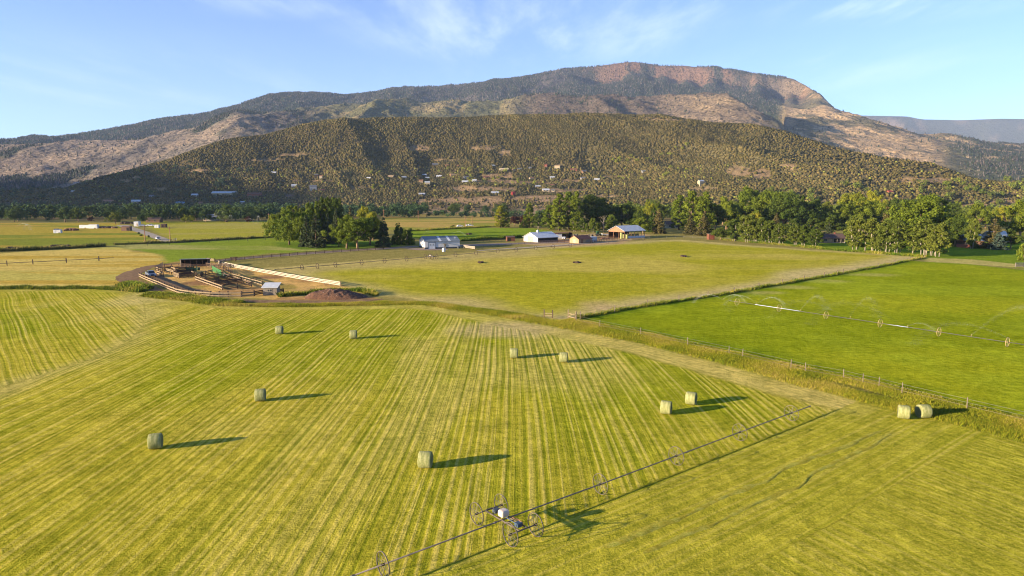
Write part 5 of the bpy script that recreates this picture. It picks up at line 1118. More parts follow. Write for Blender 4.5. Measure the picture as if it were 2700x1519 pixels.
def feeder(p, ang, label):
    t = thing('hay_feeder', label, 'feeder', (p[0], p[1], 0), ang)
    MB().box(-1.25, 1.25, -.6, .6, 1.15, 1.4).obj('roof', MT['dark_wood'], t); MB().box(-1.1, 1.1, -.35, .35, .35, .75).obj('trough', MT['brown_wall'], t)
    for x in (-1.05, .95):
        for y in (-.5, .4): MB().box(x, x + .1, y, y + .1, 0, 1.2).obj('leg', MT['dark_wood'], t)
feeder(pol(617, 687), .1, 'dark brown roofed hay feeder on the ranch road fence')
def squeeze(p, ang):
    t = thing('squeeze_chute', 'dark green steel cattle squeeze chute behind the sorting pen', 'cattle chute', (p[0], p[1], 0), ang)
    f = MB()
    for x in (-1.5, -.5, .5, 1.5):
        for y in (-.5, .5): f.box(x - .05, x + .05, y - .05, y + .05, 0, 1.9)
        f.box(x - .05, x + .05, -.5, .5, 1.85, 1.95)
    f.obj('frame', MT['dkgreen'], t)
    for y in (-.5, .47): MB().box(-1.5, 1.5, y, y + .03, .2, 1.2).obj('side_panel', MT['dkgreen'], t)
    MB().box(1.5, 1.56, -.45, .45, .3, 1.7).obj('head_gate', MT['green_steel'], t)
squeeze(pol(505, 716), .25)
for i, (x, y, m_, lb) in enumerate([(532, 727, 'dark', 'black feed barrel beside the straw patch behind the pens'), (594, 731, 'dkgreen', 'dark green water trough barrel right of the green panels'), (523, 713, 'dkgreen', 'dark green barrel close to the squeeze chute')]):
    o = MB().lathe([(.5, 0), (.55, .1), (.55, .9), (.5, 1.0), (.2, 1.02)], 16).obj('barrel', MT[m_], None, True); q = pol(x, y); o.location = (q[0], q[1], 0); tag(o, lb, 'barrel')
# earth mound
def mound():
    a, b_ = P(805, 787), P(962, 783); c = (a + b_) / 2; L = (b_ - a).length / 2 + .6
    n, m_ = 90, 44; U_, V_ = np.meshgrid(np.linspace(-1, 1, n), np.linspace(-1, 1, m_)); X = U_ * L; Y = V_ * 4.6
    r = np.clip(1 - np.abs(U_) ** 2.2 - np.abs(V_) ** 2.2, 0, 1) ** .75
    Z = r * 1.85 * (.75 + .5 * fbm(X / 3, Y / 3, 71, 4)) * (1 - .25 * U_) + (fbm(X * 1.6, Y * 1.6, 73, 3) - .5) * .5 * np.sqrt(r) - .03
    m, nt, b = NM('red_brown_earth'); ps = objco(nt); n1 = noise(nt, ps, .9, 5, .7); n2 = noise(nt, ps, 3.5, 4, .8)
    v = nd(nt, 'ShaderNodeTexVoronoi', {'Vector': ps, 'Scale': 1.3}).outputs['Distance']
    a_ = mixc(nt, ramp(nt, n1, .35, .65), (.115, .052, .027), (.22, .105, .052)); a_ = mixc(nt, ramp(nt, n2, .4, .65), mixc(nt, 1., a_, (.5, .5, .5), 'MULTIPLY'), a_); a_ = mixc(nt, ramp(nt, v, .13, .08), a_, (.4, .35, .3))
    nt.links.new(a_, b.inputs['Base Color']); b.inputs['Roughness'].default_value = 1; nt.links.new(bump(nt, n2, .3, 1), b.inputs['Normal'])
    o = link('earth_mound', npmesh('earth_mound', np.stack([X, Y, Z], -1).reshape(-1, 3), grid_faces(m_, n), m, True)); o.location = (c.x, c.y + 1, 0)
    tag(o, 'long heap of dark red brown earth at the end of the white fence', 'earth mound')
mound()
# junk row and small heaps
JM = [('old_machinery', 'rusty junk heap of old machinery in the far left pasture row', 'junk')]
def heap(name, label, cat, x0, x1, y, h, mat, n=14, group=None):
    a, b_ = P(x0, y), P(x1, y); mb = MB()
    for i in range(n):
        s_ = RNG.uniform(.5, 1) * h; px_ = RNG.uniform(0, b_.x - a.x); py_ = RNG.uniform(-2, 2)
        Mx = Matrix.Translation((px_, py_, s_ * .3)) @ Matrix.Rotation(RNG.uniform(0, 3), 4, 'Z') @ Matrix.Rotation(RNG.uniform(-.4, .4), 4, 'X')
        mb.box(-s_ * .8, s_ * .8, -s_ * .5, s_ * .5, -s_ * .4, s_ * .5, 0, Mx)
    o = mb.obj(name, MT[mat], None); o.location = (a.x, a.y, 0); tag(o, label, cat, group)
heap('junk_pile', 'rusty heap of farm junk right of the dark car in the far left pasture', 'junk', 165, 205, 608, 2.0, 'rust_roof', 20)
heap('junk_pile', 'brown heap of farm junk right of the storage trailers', 'junk', 262, 305, 602, 1.8, 'brown_wall', 18)
heap('junk_pile', 'dark heap at the head of the farm road below the river trees', 'junk', 322, 352, 590, 2.2, 'dark_wood', 14)
heap('log_pile', 'reddish log heap beside the open hay barn pen', 'log pile', 1585, 1606, 630, .9, 'terra', 16)
GB = 'dark brush heaps in the pastures'
for x0, x1, y, lb in ((23, 52, 656, 'brown brush heap at the left edge above the dark ditch'), (133, 150, 650.5, 'small brown brush heap, left of two above the dark ditch'), (160, 182, 650, 'small brown brush heap, right of two above the dark ditch'),
                  (1262, 1272, 693, 'dark brush patch in the middle pasture, left of three'), (1512, 1530, 693, 'dark brush patch in the middle pasture, middle of three'), (1798, 1808, 677, 'dark brush patch in the middle pasture, right of three'), (1231, 1241, 618.5, 'dark patch in the bright green field behind the long barn')):
    heap('brush_heap', lb, 'brush heap', x0, x1, y, .7 if y > 670 else 1.2, 'dark_wood', 12, GB)
# windrows of cut hay in the lower right
def windrow(pts, w, h, label):
    l = smooth_line(W(pts), .35, 6); n = len(l); t = np.gradient(l, axis=0); t /= np.hypot(t[:, 0], t[:, 1])[:, None]; nr = np.c_[-t[:, 1], t[:, 0]]
    l = l + nr * ((vn(np.arange(n) / 14, 0 * l[:, 0], 3) - .5) * .7 + (vn(np.arange(n) / 4, 0 * l[:, 0], 4) - .5) * .35)[:, None]
    k_ = 9; o = np.linspace(-1, 1, k_)[None, :]; e = sstep(0, 1, np.minimum(np.arange(n), n - 1 - np.arange(n)) / 8)[:, None]
    wv = w * (.5 + 1.0 * vn(np.arange(n) / 7, 0 * l[:, 0], 5))[:, None] * (.3 + .7 * e)
    Xw = l[:, :1] + nr[:, :1] * o * wv; Yw = l[:, 1:] + nr[:, 1:] * o * wv
    Zw = (1 - o ** 2) * h * e * (.45 + .9 * vn(Xw * 1.7, Yw * 1.7, 6) * (.35 + .65 * sstep(.2, .6, vn(Xw / 2.2, Yw / 2.2, 8)))) - .02
    ob = link('windrow', npmesh('windrow', np.stack([Xw, Yw, Zw], -1).reshape(-1, 3), grid_faces(n, k_), MT['hayrow'], True)); tag(ob, label, 'windrow', 'raked rows of cut hay')
m, nt, b = NM('cut_hay'); n1 = noise(nt, geo(nt), 6, 5, .75); n2 = noise(nt, geo(nt), 1.2, 3, .6)
nt.links.new(mixc(nt, ramp(nt, n2, .35, .65), mixc(nt, ramp(nt, n1, .35, .65), (.22, .20, .02), (.34, .29, .035)), mixc(nt, ramp(nt, n1, .35, .65), (.24, .26, .03), (.42, .38, .08))), b.inputs['Base Color']); b.inputs['Roughness'].default_value = 1; b.inputs['Specular IOR Level'].default_value = 0; nt.links.new(bump(nt, n1, .12, 1), b.inputs['Normal']); MT['hayrow'] = m
windrow([(1560, 1460), (1700, 1402), (1850, 1335), (2000, 1270), (2130, 1215), (2240, 1170), (2330, 1128)], .30, .085, 'long raked row of cut hay, the one toward the wheel line in the lower right')
windrow([(1650, 1480), (1800, 1412), (1950, 1345), (2100, 1278), (2200, 1225), (2300, 1172), (2365, 1130)], .24, .07, 'long raked row of cut hay, the outer one in the lower right')
windrow([(2115, 1260), (2165, 1243)], .4, .14, 'short clump of cut hay right of the raked rows')
# ------------------------------------------------------------------ poles
def pole(label, x, yb, yt, arm=1.2, name='utility_pole', group='wooden utility poles'):
    q = P(x, yb); h = px_len(yb - yt, q); t = thing(name, label, 'utility pole', (q.x, q.y, 0), 0, group)
    MB().tube([(0, 0, -.3), (0, 0, h)], [.24, .17], 8).obj('pole', MT['terra'], t)
    MB().box(-arm, arm, -.1, .1, h - .9, h - .7).obj('crossarm', MT['wood'], t)
for x, yb, yt, lb in ((383, 639, 594, 'tall wooden utility pole at the middle of the farm road'), (449, 635, 598, 'wooden utility pole near the white gate of the farm road'), (1013, 600, 553, 'utility pole behind the dark spruce of the grove'), (1103, 584, 555, 'utility pole in the golden pasture right of the grove'),
                  (1227, 597, 571, 'left of two thin poles standing behind the bright green field'), (1245, 597, 568, 'right of two thin poles standing behind the bright green field'), (709, 587, 563, 'thin pole by the river trees left of the grove'), (737, 620, 600, 'short pole against the left willow of the grove')):
    pole(lb, x, yb, yt)
def hframe(x, y, label, h=24):
    q = terrain_hit(x, y); t = thing('transmission_tower', label, 'transmission tower', (q.x, q.y, q.z - 1), .3, 'transmission towers below the far tan ridge')
    MB().tube([(-3, 0, 0), (-3, 0, h)], [.5, .4], 6).obj('pole', MT['dark_wood'], t); MB().tube([(3, 0, 0), (3, 0, h)], [.5, .4], 6).obj('pole', MT['dark_wood'], t)
    MB().box(-6, 6, -.3, .3, h - 3, h - 2.4).obj('crossarm', MT['dark_wood'], t)
for x, y in ((2404, 424), (2412, 424), (2574, 432), (2590, 431), (2609, 434), (2645, 428), (2653, 428), (2672, 428), (2680, 428)): hframe(x, y, 'dark H shaped transmission tower in the hazy valley below the tan ridge', 26)
# small pale engine box on the ranch lawn
# ------------------------------------------------------------------ trees
def leaf_mat(name, a, b_, trans=.3):
    m, nt, bs = NM(name); oi = nt.nodes.new('ShaderNodeObjectInfo').outputs['Random']
    at = nd(nt, 'ShaderNodeAttribute', attribute_name='leaf').outputs['Fac']
    c = mixc(nt, at, a, b_); c = mixc(nt, oi, mixc(nt, 1., c, (.8, .86, .8), 'MULTIPLY'), mixc(nt, 1., c, (1.2, 1.12, 1.05), 'MULTIPLY'))
    nt.links.new(c, bs.inputs['Base Color']); bs.inputs['Roughness'].default_value = .7; bs.inputs['Specular IOR Level'].default_value = .15
    tr = nd(nt, 'ShaderNodeBsdfTranslucent', {'Color': c}); mx = nt.nodes.new('ShaderNodeMixShader'); mx.inputs[0].default_value = trans
    nt.links.new(bs.outputs[0], mx.inputs[1]); nt.links.new(tr.outputs[0], mx.inputs[2]); nt.links.new(mx.outputs[0], nt.nodes['Material Output'].inputs['Surface'])
    return m
LM = {'green': leaf_mat('cottonwood_leaves', (.062, .10, .008), (.182, .22, .018)), 'deep': leaf_mat('deep_green_leaves', (.036, .066, .010), (.10, .136, .016)),
      'yellow': leaf_mat('yellow_green_leaves', (.13, .16, .012), (.30, .29, .022)), 'aspen': leaf_mat('aspen_leaves', (.058, .088, .012), (.165, .19, .028)),
      'spruce': leaf_mat('spruce_needles', (.024, .04, .016), (.07, .09, .034), .05), 'bronze': leaf_mat('bronze_needles', (.05, .05, .018), (.13, .11, .035), .05), 'silver': leaf_mat('silver_willow_leaves', (.13, .15, .065), (.26, .28, .14)),
      'red': leaf_mat('dark_red_leaves', (.05, .018, .014), (.10, .035, .025)), 'dry': leaf_mat('dry_twigs', (.25, .19, .1), (.42, .33, .18), .1), 'belt': leaf_mat('river_tree_leaves', (.035, .07, .02), (.09, .135, .03)), 'blue': leaf_mat('blue_spruce_needles', (.03, .055, .045), (.075, .11, .085), .05)}
def leaves(n, cl, size, rg, droop=0):
    """cl: list of clump centres+radius (x,y,z,r); leaf cards in and on each clump, facing outward"""
    cl = np.asarray(cl); w = cl[:, 3] ** 2; idx = rg.choice(len(cl), n, p=w / w.sum())
    d = rg.normal(0, 1, (n, 3)); d /= np.linalg.norm(d, axis=1)[:, None]; r = rg.random(n) ** .45
    pos = cl[idx, :3] + d * (r * cl[idx, 3])[:, None] * np.array([1, 1, .85])
    nrm = d + rg.normal(0, .75, (n, 3)) + np.array([0, 0, .25]); nrm /= np.linalg.norm(nrm, axis=1)[:, None]
    a = np.cross(nrm, rg.normal(0, 1, (n, 3))); a /= np.linalg.norm(a, axis=1)[:, None]; b_ = np.cross(nrm, a)
    s = size * rg.uniform(.55, 1.25, n)[:, None]
    V = np.stack([pos - a * s, pos + b_ * s * .6, pos + a * s, pos - b_ * s * .6], 1)
    tint = np.clip(.15 + .55 * rg.random(n) + .35 * (rg.random(len(cl))[idx] - .3), 0, 1)
    return V.reshape(-1, 3), np.repeat(tint, 4)
def limbs(mb, rg, kind_, stems=1):
    pass
def tree_proto(kind_, seed, n=2600):
    rg = np.random.default_rng(seed); cl = []; tr = MB()
    if kind_ in ('broad', 'willow'):
        z0 = .08 if kind_ == 'broad' else .05
        lobes = [(rg.normal(0, .19), rg.normal(0, .19), rg.uniform(.14, .42), rg.uniform(.16, .24)) for _ in range(8 if kind_ == 'willow' else 0)] + [(rg.normal(0, .17), rg.normal(0, .17), rg.uniform(.26, .72), rg.uniform(.19, .27)) for _ in range(10)] + [(0, 0, .74, .22)]
        for lx, ly, lz, lr in lobes:
            for _ in range(11):
                d = rg.normal(0, 1, 3); d /= np.linalg.norm(d); d[2] = abs(d[2]) * 1.0 - .25
                q = np.array([lx, ly, lz]) + d * lr * rg.uniform(.6, 1.2); q[2] = max(q[2], z0 + .05)
                if q[2] < .97: cl.append((*q, rg.uniform(.035, .115)))
        size = .0205
        tr.tube([(0, 0, -.02), (.01, 0, .15), (.0, .02, .3), (.02, .01, .55)], [.032, .024, .019, .008], 7)
        for k in range(6):
            a = k * 1.05 + rg.uniform(0, .5); h0 = .14 + .04 * k
            tr.tube([(0, 0, h0), (.09 * math.cos(a), .09 * math.sin(a), h0 + .12), (.22 * math.cos(a), .22 * math.sin(a), h0 + .28)], [.014, .01, .004], 5)
    elif kind_ == 'poplar':
        for k in range(95):
            h = rg.uniform(.06, .98); R = .155 * math.sin(PI * min(1, (h * .93 + .09)) ** .75) ** .75 + .01; a = rg.uniform(0, 2 * PI); rr_ = R * rg.uniform(.5, 1.05)
            cl.append((rr_ * math.cos(a), rr_ * math.sin(a), h, rg.uniform(.032, .062)))
        size = .02
        tr.tube([(0, 0, -.02), (0, 0, .4), (0.005, 0, .85)], [.018, .013, .004], 7)
        for k in range(10):
            a = k * 2.4; h0 = .1 + .07 * k; tr.tube([(0, 0, h0), (.05 * math.cos(a), .05 * math.sin(a), h0 + .08), (.09 * math.cos(a), .09 * math.sin(a), h0 + .2)], [.008, .006, .002], 5)
    elif kind_ == 'aspen':
        for k in range(110):
            h = rg.uniform(.15, .97); R = .26 * math.sin(PI * np.clip((h - .06) / .97, 0.02, 1) ** .85) ** .6; a = rg.uniform(0, 2 * PI); rr_ = R * rg.uniform(.25, 1.05)
            cl.append((rr_ * math.cos(a), rr_ * math.sin(a), h, rg.uniform(.045, .085)))
        size = .0235
        for k in range(4):
            a = k * 1.9 + rg.uniform(0, .6); bx, by = .055 * math.cos(a), .055 * math.sin(a); tx, ty = .13 * math.cos(a), .13 * math.sin(a)
            tr.tube([(bx, by, -.02), (bx * 1.2, by * 1.2, .25), (tx * .8, ty * .8, .5), (tx, ty, .8)], [.013, .012, .008, .003], 6)
            tr.tube([(tx * .8, ty * .8, .5), (tx * 1.3, ty * 1.2, .66)], [.006, .002], 5)
    elif kind_ == 'spruce':
        for k in range(150):
            h = rg.random() ** 1.35 * .95 + .04; R = .215 * (1 - h) ** .85 + .008; a = rg.uniform(0, 2 * PI); rr_ = R * rg.uniform(.55, 1.1)
            cl.append((rr_ * math.cos(a), rr_ * math.sin(a), h - .12 * rr_, .022 + .16 * R))
        size = .02
        tr.tube([(0, 0, -.02), (0, 0, .5), (0, 0, .98)], [.022, .014, .003], 6)
        for k in range(14):
            a = k * 2.4; h0 = .08 + .06 * k; R = .19 * (1 - h0); tr.tube([(0, 0, h0 + .02), (R * math.cos(a), R * math.sin(a), h0 - .02)], [.006, .002], 4)
    elif kind_ == 'bush':
        for k in range(40):
            d = rg.normal(0, 1, 3); d /= np.linalg.norm(d); d[2] = abs(d[2]); q = d * rg.uniform(.5, 1) * np.array([.46, .46, .86]); cl.append((q[0], q[1], max(.08, q[2]), rg.uniform(.09, .17)))
        size = .045
        for k in range(5):
            a = k * 1.3; tr.tube([(0, 0, -.02), (.1 * math.cos(a), .1 * math.sin(a), .3), (.25 * math.cos(a), .25 * math.sin(a), .7)], [.03, .02, .006], 5)
    elif kind_ == 'bare':
        for k in range(30):
            h = rg.uniform(.4, .98); a = rg.uniform(0, 2 * PI); r = .14 * rg.random(); cl.append((r * math.cos(a), r * math.sin(a), h, .05))
        size = .008
        for k in range(9):
            a = k * 2.4; h0 = .25 + .07 * k; tr.tube([(0, 0, h0), (.08 * math.cos(a), .08 * math.sin(a), h0 + .1), (.13 * math.cos(a), .13 * math.sin(a), h0 + .22)], [.008, .005, .001], 5)
        tr.tube([(0, 0, -.02), (.01, 0, .5), (0, .01, .97)], [.018, .012, .003], 7)
    V, tint = leaves(n, cl, size, rg)
    me = npmesh('crown', V, np.arange(len(V)).reshape(-1, 4), LM['green'], False, {'leaf': ('FLOAT', tint)})
    return me, tr.mesh('trunk', MT['bark'], True)
NP = {'broad': 4, 'poplar': 3, 'aspen': 4, 'spruce': 3, 'willow': 2, 'bush': 3, 'bare': 1}
NL = {'broad': 14000, 'poplar': 6000, 'aspen': 7500, 'spruce': 6500, 'willow': 13000, 'bush': 2600, 'bare': 500}
PROTO = {k: [tree_proto(k, 100 * i + 7 + len(k), NL[k]) for i in range(n)] for k, n in NP.items()}
PW = {'broad': .78, 'poplar': .36, 'aspen': .56, 'spruce': .46, 'willow': .80, 'bush': 1.05, 'bare': .32}
BARKOF = {'aspen': 'pale_bark', 'bare': 'pale_bark', 'broad': 'tan_bark'}
NAMES = {'broad': 'cottonwood_tree', 'poplar': 'poplar_tree', 'aspen': 'aspen_tree', 'spruce': 'spruce_tree', 'willow': 'willow_tree', 'bush': 'shrub', 'bare': 'dead_tree'}
TC = [0]
def tree(kd, lf, x, yb, yt, w, label, group=None, ground=True, at=None, h=None, cat=None):
    q = at if at is not None else P(x, yb); h = h or px_len(yb - yt, q); wd_ = px_len(w, q) if w else h * PW[kd]
    i = TC[0]; TC[0] += 1; cr, tk = PROTO[kd][i % NP[kd]]
    t = thing(NAMES[kd], label, cat or ('shrub' if kd == 'bush' else 'tree'), (q[0], q[1], q[2] - .05), (i * 2.399) % 6.28, group)
    s = wd_ / PW[kd]; t.scale = (s, s, h)
    a = link('trunk', tk, t); a.material_slots[0].link = 'OBJECT'; a.material_slots[0].material = MT[BARKOF.get(kd, 'bark')]
    c = link('crown', cr, t); c.material_slots[0].link = 'OBJECT'; c.material_slots[0].material = LM[lf]
    return t
G1 = 'trees of the grove beside the ranch road'
T1 = [('willow', 'green', 733, 634, 556, 52, 'bright green rounded tree at the far left of the grove, the shorter one'), ('willow', 'green', 763, 645, 545, 74, 'big light green leafy tree on the left side of the grove'), ('willow', 'green', 795, 648, 563, 50, 'green leafy tree pressed against the dark spruces of the grove'),
 ('spruce', 'spruce', 810, 651, 567, 42, 'dark spruce at the left of the grove front, the slimmer of two'), ('spruce', 'spruce', 834, 653, 564, 52, 'broad dark spruce reaching the ground at the middle of the grove'), ('spruce', 'spruce', 866, 643, 562, 34, 'dark spruce with a bare lower trunk in the gap of the grove'),
 ('spruce', 'spruce', 889, 632, 549, 38, 'tall dark spruce rising behind the middle of the grove'), ('spruce', 'bronze', 925, 632, 547, 34, 'bronze tipped spruce peeking over the two orange trunked trees'), ('broad', 'green', 914, 655, 562, 76, 'olive leafy tree with an orange trunk, left of the two front trees'), ('broad', 'green', 943, 656, 566, 84, 'olive leafy tree with an orange trunk, right of the two front trees'),
 ('willow', 'deep', 976, 646, 566, 70, 'dark leafy tree between the orange trunks and the last spruce'), ('broad', 'yellow', 968, 630, 541, 66, 'yellow green rounded tree at the back right of the grove'), ('broad', 'yellow', 984, 634, 556, 40, 'small golden tree below the yellow green crown'), ('spruce', 'spruce', 1012, 652, 572, 44, 'near black spruce at the right end of the grove'),
 ('bush', 'deep', 1050, 645, 586, 44, 'wide dark bush tree left half beside the long barn'), ('bush', 'deep', 1076, 646, 589, 40, 'wide dark bush tree right half beside the long barn'), ('broad', 'deep', 893, 650, 610, 36, 'small shaded tree under the grove front'), ('spruce', 'bronze', 776, 632, 551, 34, 'rusty topped spruce behind the big light green tree')]
for r in T1: tree(*r, G1)
for i in range(9): tree('poplar', 'deep' if i % 3 else 'green', 838 + i * 7.4 + RNG.uniform(-2, 2), 622, 517 + RNG.uniform(0, 16), 27, 'tall dark poplar in the high row at the back of the grove', 'tall poplars behind the grove')
for i in range(9): tree('poplar', 'green', 752 + i * 10.5 + RNG.uniform(-3, 3), 624, 540 + RNG.uniform(-8, 10), 28, 'mid height poplar in the lower row behind the left of the grove', 'lower poplars behind the grove')
G2 = 'aspens along the edge of the mown pasture'
T2 = [('aspen', 'aspen', 1971, 639, 565, 44, 'tall aspen with a white trunk pair at the left end of the aspen row'), ('aspen', 'aspen', 1992, 640, 576, 30, 'slim aspen second from the left end of the aspen row'), ('aspen', 'aspen', 2014, 641, 572, 34, 'aspen third from the left end of the aspen row'), ('aspen', 'aspen', 2030, 642, 580, 32, 'aspen fourth from the left end of the aspen row'),
 ('aspen', 'aspen', 2058, 644, 588, 38, 'single trunk aspen standing alone in a gap of the row'), ('aspen', 'aspen', 2097, 647, 595, 38, 'low round aspen left of the tan bungalow'), ('aspen', 'deep', 2118, 648, 590, 30, 'darker aspen beside the low round one'), ('aspen', 'deep', 2148, 650, 602, 34, 'small dark aspen touching the bungalow roof'),
 ('aspen', 'aspen', 2255, 660, 572, 50, 'tall aspen right next to the bungalow porch'), ('bare', 'dry', 2281, 661, 592, 30, 'pale bare dead aspen among the green ones'), ('aspen', 'aspen', 2302, 662, 573, 46, 'tall aspen just right of the dead one'), ('aspen', 'aspen', 2338, 665, 578, 44, 'leafy aspen in the middle of the right clump'), ('aspen', 'aspen', 2366, 667, 580, 48, 'leafy aspen before the great dark cottonwood'),
 ('aspen', 'aspen', 2436, 672, 578, 60, 'broad aspen with many white trunks by the fence corner'), ('aspen', 'aspen', 2474, 677, 586, 50, 'last aspen of the row beside the fence corner'), ('aspen', 'aspen', 2320, 664, 620, 26, 'young aspen low between taller ones'), ('broad', 'aspen', 1899, 633, 596, 32, 'young round tree beside the small red shed'),
 ('aspen', 'aspen', 2458, 674, 590, 40, 'aspen leaning behind the last two of the row'), ('aspen', 'aspen', 2408, 668, 600, 36, 'short aspen left of the many trunked one')]
for r in T2: tree(*(r[:5] + (r[5] * 1.25,) + r[6:]), G2)
G3 = 'poplars and conifers behind the farmyard'
T3 = [('poplar', 'yellow', 1319, 600, 543, 32, 'golden poplar alone at the left end of the farmyard trees'), ('poplar', 'green', 1334, 600, 556, 24, 'short dark poplar against the golden one'), ('broad', 'red', 1356, 596, 568, 26, 'dark red leafed tree left of the first tall poplar'), ('broad', 'red', 1383, 596, 566, 26, 'dark red leafed tree right of the nursery conifers'),
 ('poplar', 'green', 1396, 600, 536, 32, 'tall slim poplar left of the farmyard row'), ('spruce', 'deep', 1380, 601, 577, 24, 'small dark conifer before the tall slim poplar'), ('aspen', 'deep', 1421, 603, 560, 34, 'low dark tree between two tall poplars'), ('poplar', 'green', 1449, 606, 541, 44, 'full poplar left of the highest farmyard trees'),
 ('poplar', 'green', 1474, 608, 512, 48, 'very tall poplar, left one of the highest pair'), ('poplar', 'green', 1500, 606, 506, 44, 'very tall poplar, middle of the highest trees'), ('poplar', 'green', 1518, 608, 507, 38, 'very tall dense poplar, right end of the highest trees'), ('broad', 'deep', 1560, 604, 512, 84, 'huge dark cottonwood right of the highest poplars'),
 ('aspen', 'green', 1487, 608, 565, 30, 'mid height tree with a tan trunk under the highest poplars'), ('aspen', 'green', 1515, 611, 572, 30, 'tan trunk tree below the dense poplar'), ('aspen', 'deep', 1537, 612, 575, 30, 'dark low tree right of the tan trunk tree'), ('aspen', 'green', 1547, 613, 588, 12, 'thin sapling, first of the row behind the garage'), ('aspen', 'green', 1563, 614, 574, 20, 'slender young tree, second behind the garage'),
 ('aspen', 'green', 1577, 613, 587, 16, 'thin young tree left of the bare trunk'), ('bare', 'dry', 1591, 613, 568, 24, 'pale bare trunked tree behind the tractor'), ('aspen', 'green', 1612, 612, 565, 34, 'leafy tree just left of the hay barn roof'), ('broad', 'deep', 1602, 604, 535, 60, 'dark green tree standing behind the tractor'), ('poplar', 'deep', 1588, 602, 522, 40, 'dark tall poplar right of the huge cottonwood'),
 ('broad', 'deep', 1640, 604, 530, 62, 'dark rounded tree behind the hay barn gable'), ('broad', 'green', 1660, 602, 545, 48, 'green rounded tree over the hay barn roof'), ('broad', 'deep', 1690, 608, 553, 50, 'dark tree over the right end of the hay barn'), ('broad', 'green', 1695, 616, 570, 40, 'sunny low tree touching the hay barn right end'), ('spruce', 'deep', 1722, 612, 548, 40, 'dark conifer right of the hay barn'),
 ('spruce', 'bronze', 1736, 616, 552, 38, 'brownish conifer before the long brown roofed house'), ('broad', 'yellow', 1706, 590, 530, 40, 'yellow green crown behind the hay barn'), ('poplar', 'green', 1790, 606, 515, 46, 'tall poplar behind the long brown roofed house'), ('poplar', 'green', 1822, 614, 504, 54, 'tallest poplar of the middle wood, left of two'), ('poplar', 'green', 1856, 615, 508, 54, 'tallest poplar of the middle wood, right of two'),
 ('spruce', 'bronze', 1820, 618, 566, 42, 'bronze conifer under the tallest poplar'), ('spruce', 'bronze', 1855, 622, 560, 46, 'large bronze conifer above the small red shed'), ('broad', 'deep', 1885, 612, 530, 60, 'dark tree right of the two tallest poplars'), ('broad', 'green', 1915, 606, 517, 54, 'mid green crown behind the young round tree'), ('aspen', 'deep', 1935, 636, 578, 38, 'dark aspen clump left of the aspen row')]
for r in T3: tree(*r, G3)
G4 = 'large trees around the houses on the right'
T4 = [('broad', 'green', 1968, 596, 488, 80, 'lofty sunlit cottonwood rising above the aspen row, left of two'), ('broad', 'green', 2016, 600, 493, 78, 'lofty sunlit cottonwood rising above the aspen row, right of two'), ('broad', 'deep', 2062, 604, 506, 84, 'great dark round tree beside the lofty cottonwoods, sunny half'), ('broad', 'deep', 2100, 606, 510, 76, 'great dark round tree beside the lofty cottonwoods, shaded half'),
 ('broad', 'yellow', 2010, 600, 550, 48, 'yellow green low crown under the lofty cottonwoods'), ('broad', 'yellow', 2258, 592, 500, 58, 'bright yellow green crown in the middle of the wood, left of two'), ('broad', 'yellow', 2302, 594, 502, 56, 'bright yellow green crown in the middle of the wood, right of two'), ('broad', 'green', 2276, 604, 518, 76, 'green crown below the two yellow green ones'), ('broad', 'green', 2222, 604, 530, 60, 'sunny green crown left of the yellow green ones'),
 ('broad', 'deep', 2360, 596, 516, 70, 'dark green crown right of the yellow green ones'), ('broad', 'green', 2420, 640, 511, 122, 'enormous dark green cottonwood towering over the right aspens'), ('broad', 'deep', 2462, 636, 520, 104, 'shaded right side companion of the enormous cottonwood'), ('broad', 'green', 2384, 630, 535, 70, 'left companion crown of the enormous cottonwood'), ('broad', 'green', 2408, 540, 475, 54, 'sunlit crown on the skyline above the enormous cottonwood'),
 ('broad', 'green', 2466, 545, 486, 60, 'second sunlit crown on the skyline right of the first'), ('willow', 'silver', 2570, 560, 499, 66, 'pale silver willow, left of the three by the bright field'), ('willow', 'silver', 2606, 561, 500, 62, 'pale silver willow, middle of the three by the bright field'), ('willow', 'silver', 2650, 560, 504, 66, 'grey silver willow, right of the three by the bright field'),
 ('broad', 'deep', 2516, 650, 570, 60, 'dark purple green tree left of the pale blue grey roof'), ('aspen', 'aspen', 2563, 656, 574, 36, 'slender tree in front of the pale blue grey roof'), ('spruce', 'bronze', 2617, 656, 576, 56, 'shaggy bronze spruce between the grey roofed houses'), ('spruce', 'blue', 2630, 658, 612, 46, 'low blue spruce before the shaggy one'), ('bush', 'deep', 2569, 655, 633, 24, 'small dark round shrub by the board fence'), ('broad', 'deep', 2664, 656, 600, 44, 'dark low tree right of the grey roofed house'),
 ('broad', 'green', 2690, 634, 522, 84, 'large sunlit tree cut by the right edge'), ('bush', 'green', 2700, 688, 626, 36, 'yellow green shrub cut by the right edge above the slat fence'), ('spruce', 'bronze', 2335, 632, 544, 44, 'rust brown conifer left of the enormous cottonwood'), ('broad', 'deep', 2190, 620, 565, 60, 'dark crown right behind the tan bungalow'), ('broad', 'yellow', 2150, 606, 560, 44, 'small golden tree behind the bungalow'), ('spruce', 'spruce', 2185, 622, 585, 34, 'dark spruce poking up behind the bungalow'),
 ('spruce', 'bronze', 2045, 620, 562, 36, 'brown conifer between the aspens and the great dark tree'), ('spruce', 'deep', 2240, 626, 572, 34, 'dark conifer left of the tall bungalow aspen'), ('broad', 'deep', 2130, 600, 570, 48, 'shaded low crown left of the bungalow'), ('broad', 'green', 2186, 600, 556, 60, 'mid green crown far behind the bungalow'), ('aspen', 'deep', 2092, 628, 575, 40, 'shaded aspen behind the gap in the row')]
for r in T4: tree(*r, G4)
for x, yb, yt, lf, lb in ((1194, 602, 588, 'deep', 'round shrub alone beyond the bright green field'), (1126, 546, 531, 'green', 'round bush in the golden pasture beyond the grove')): tree('bush', lf, x, yb, yt, None, lb)
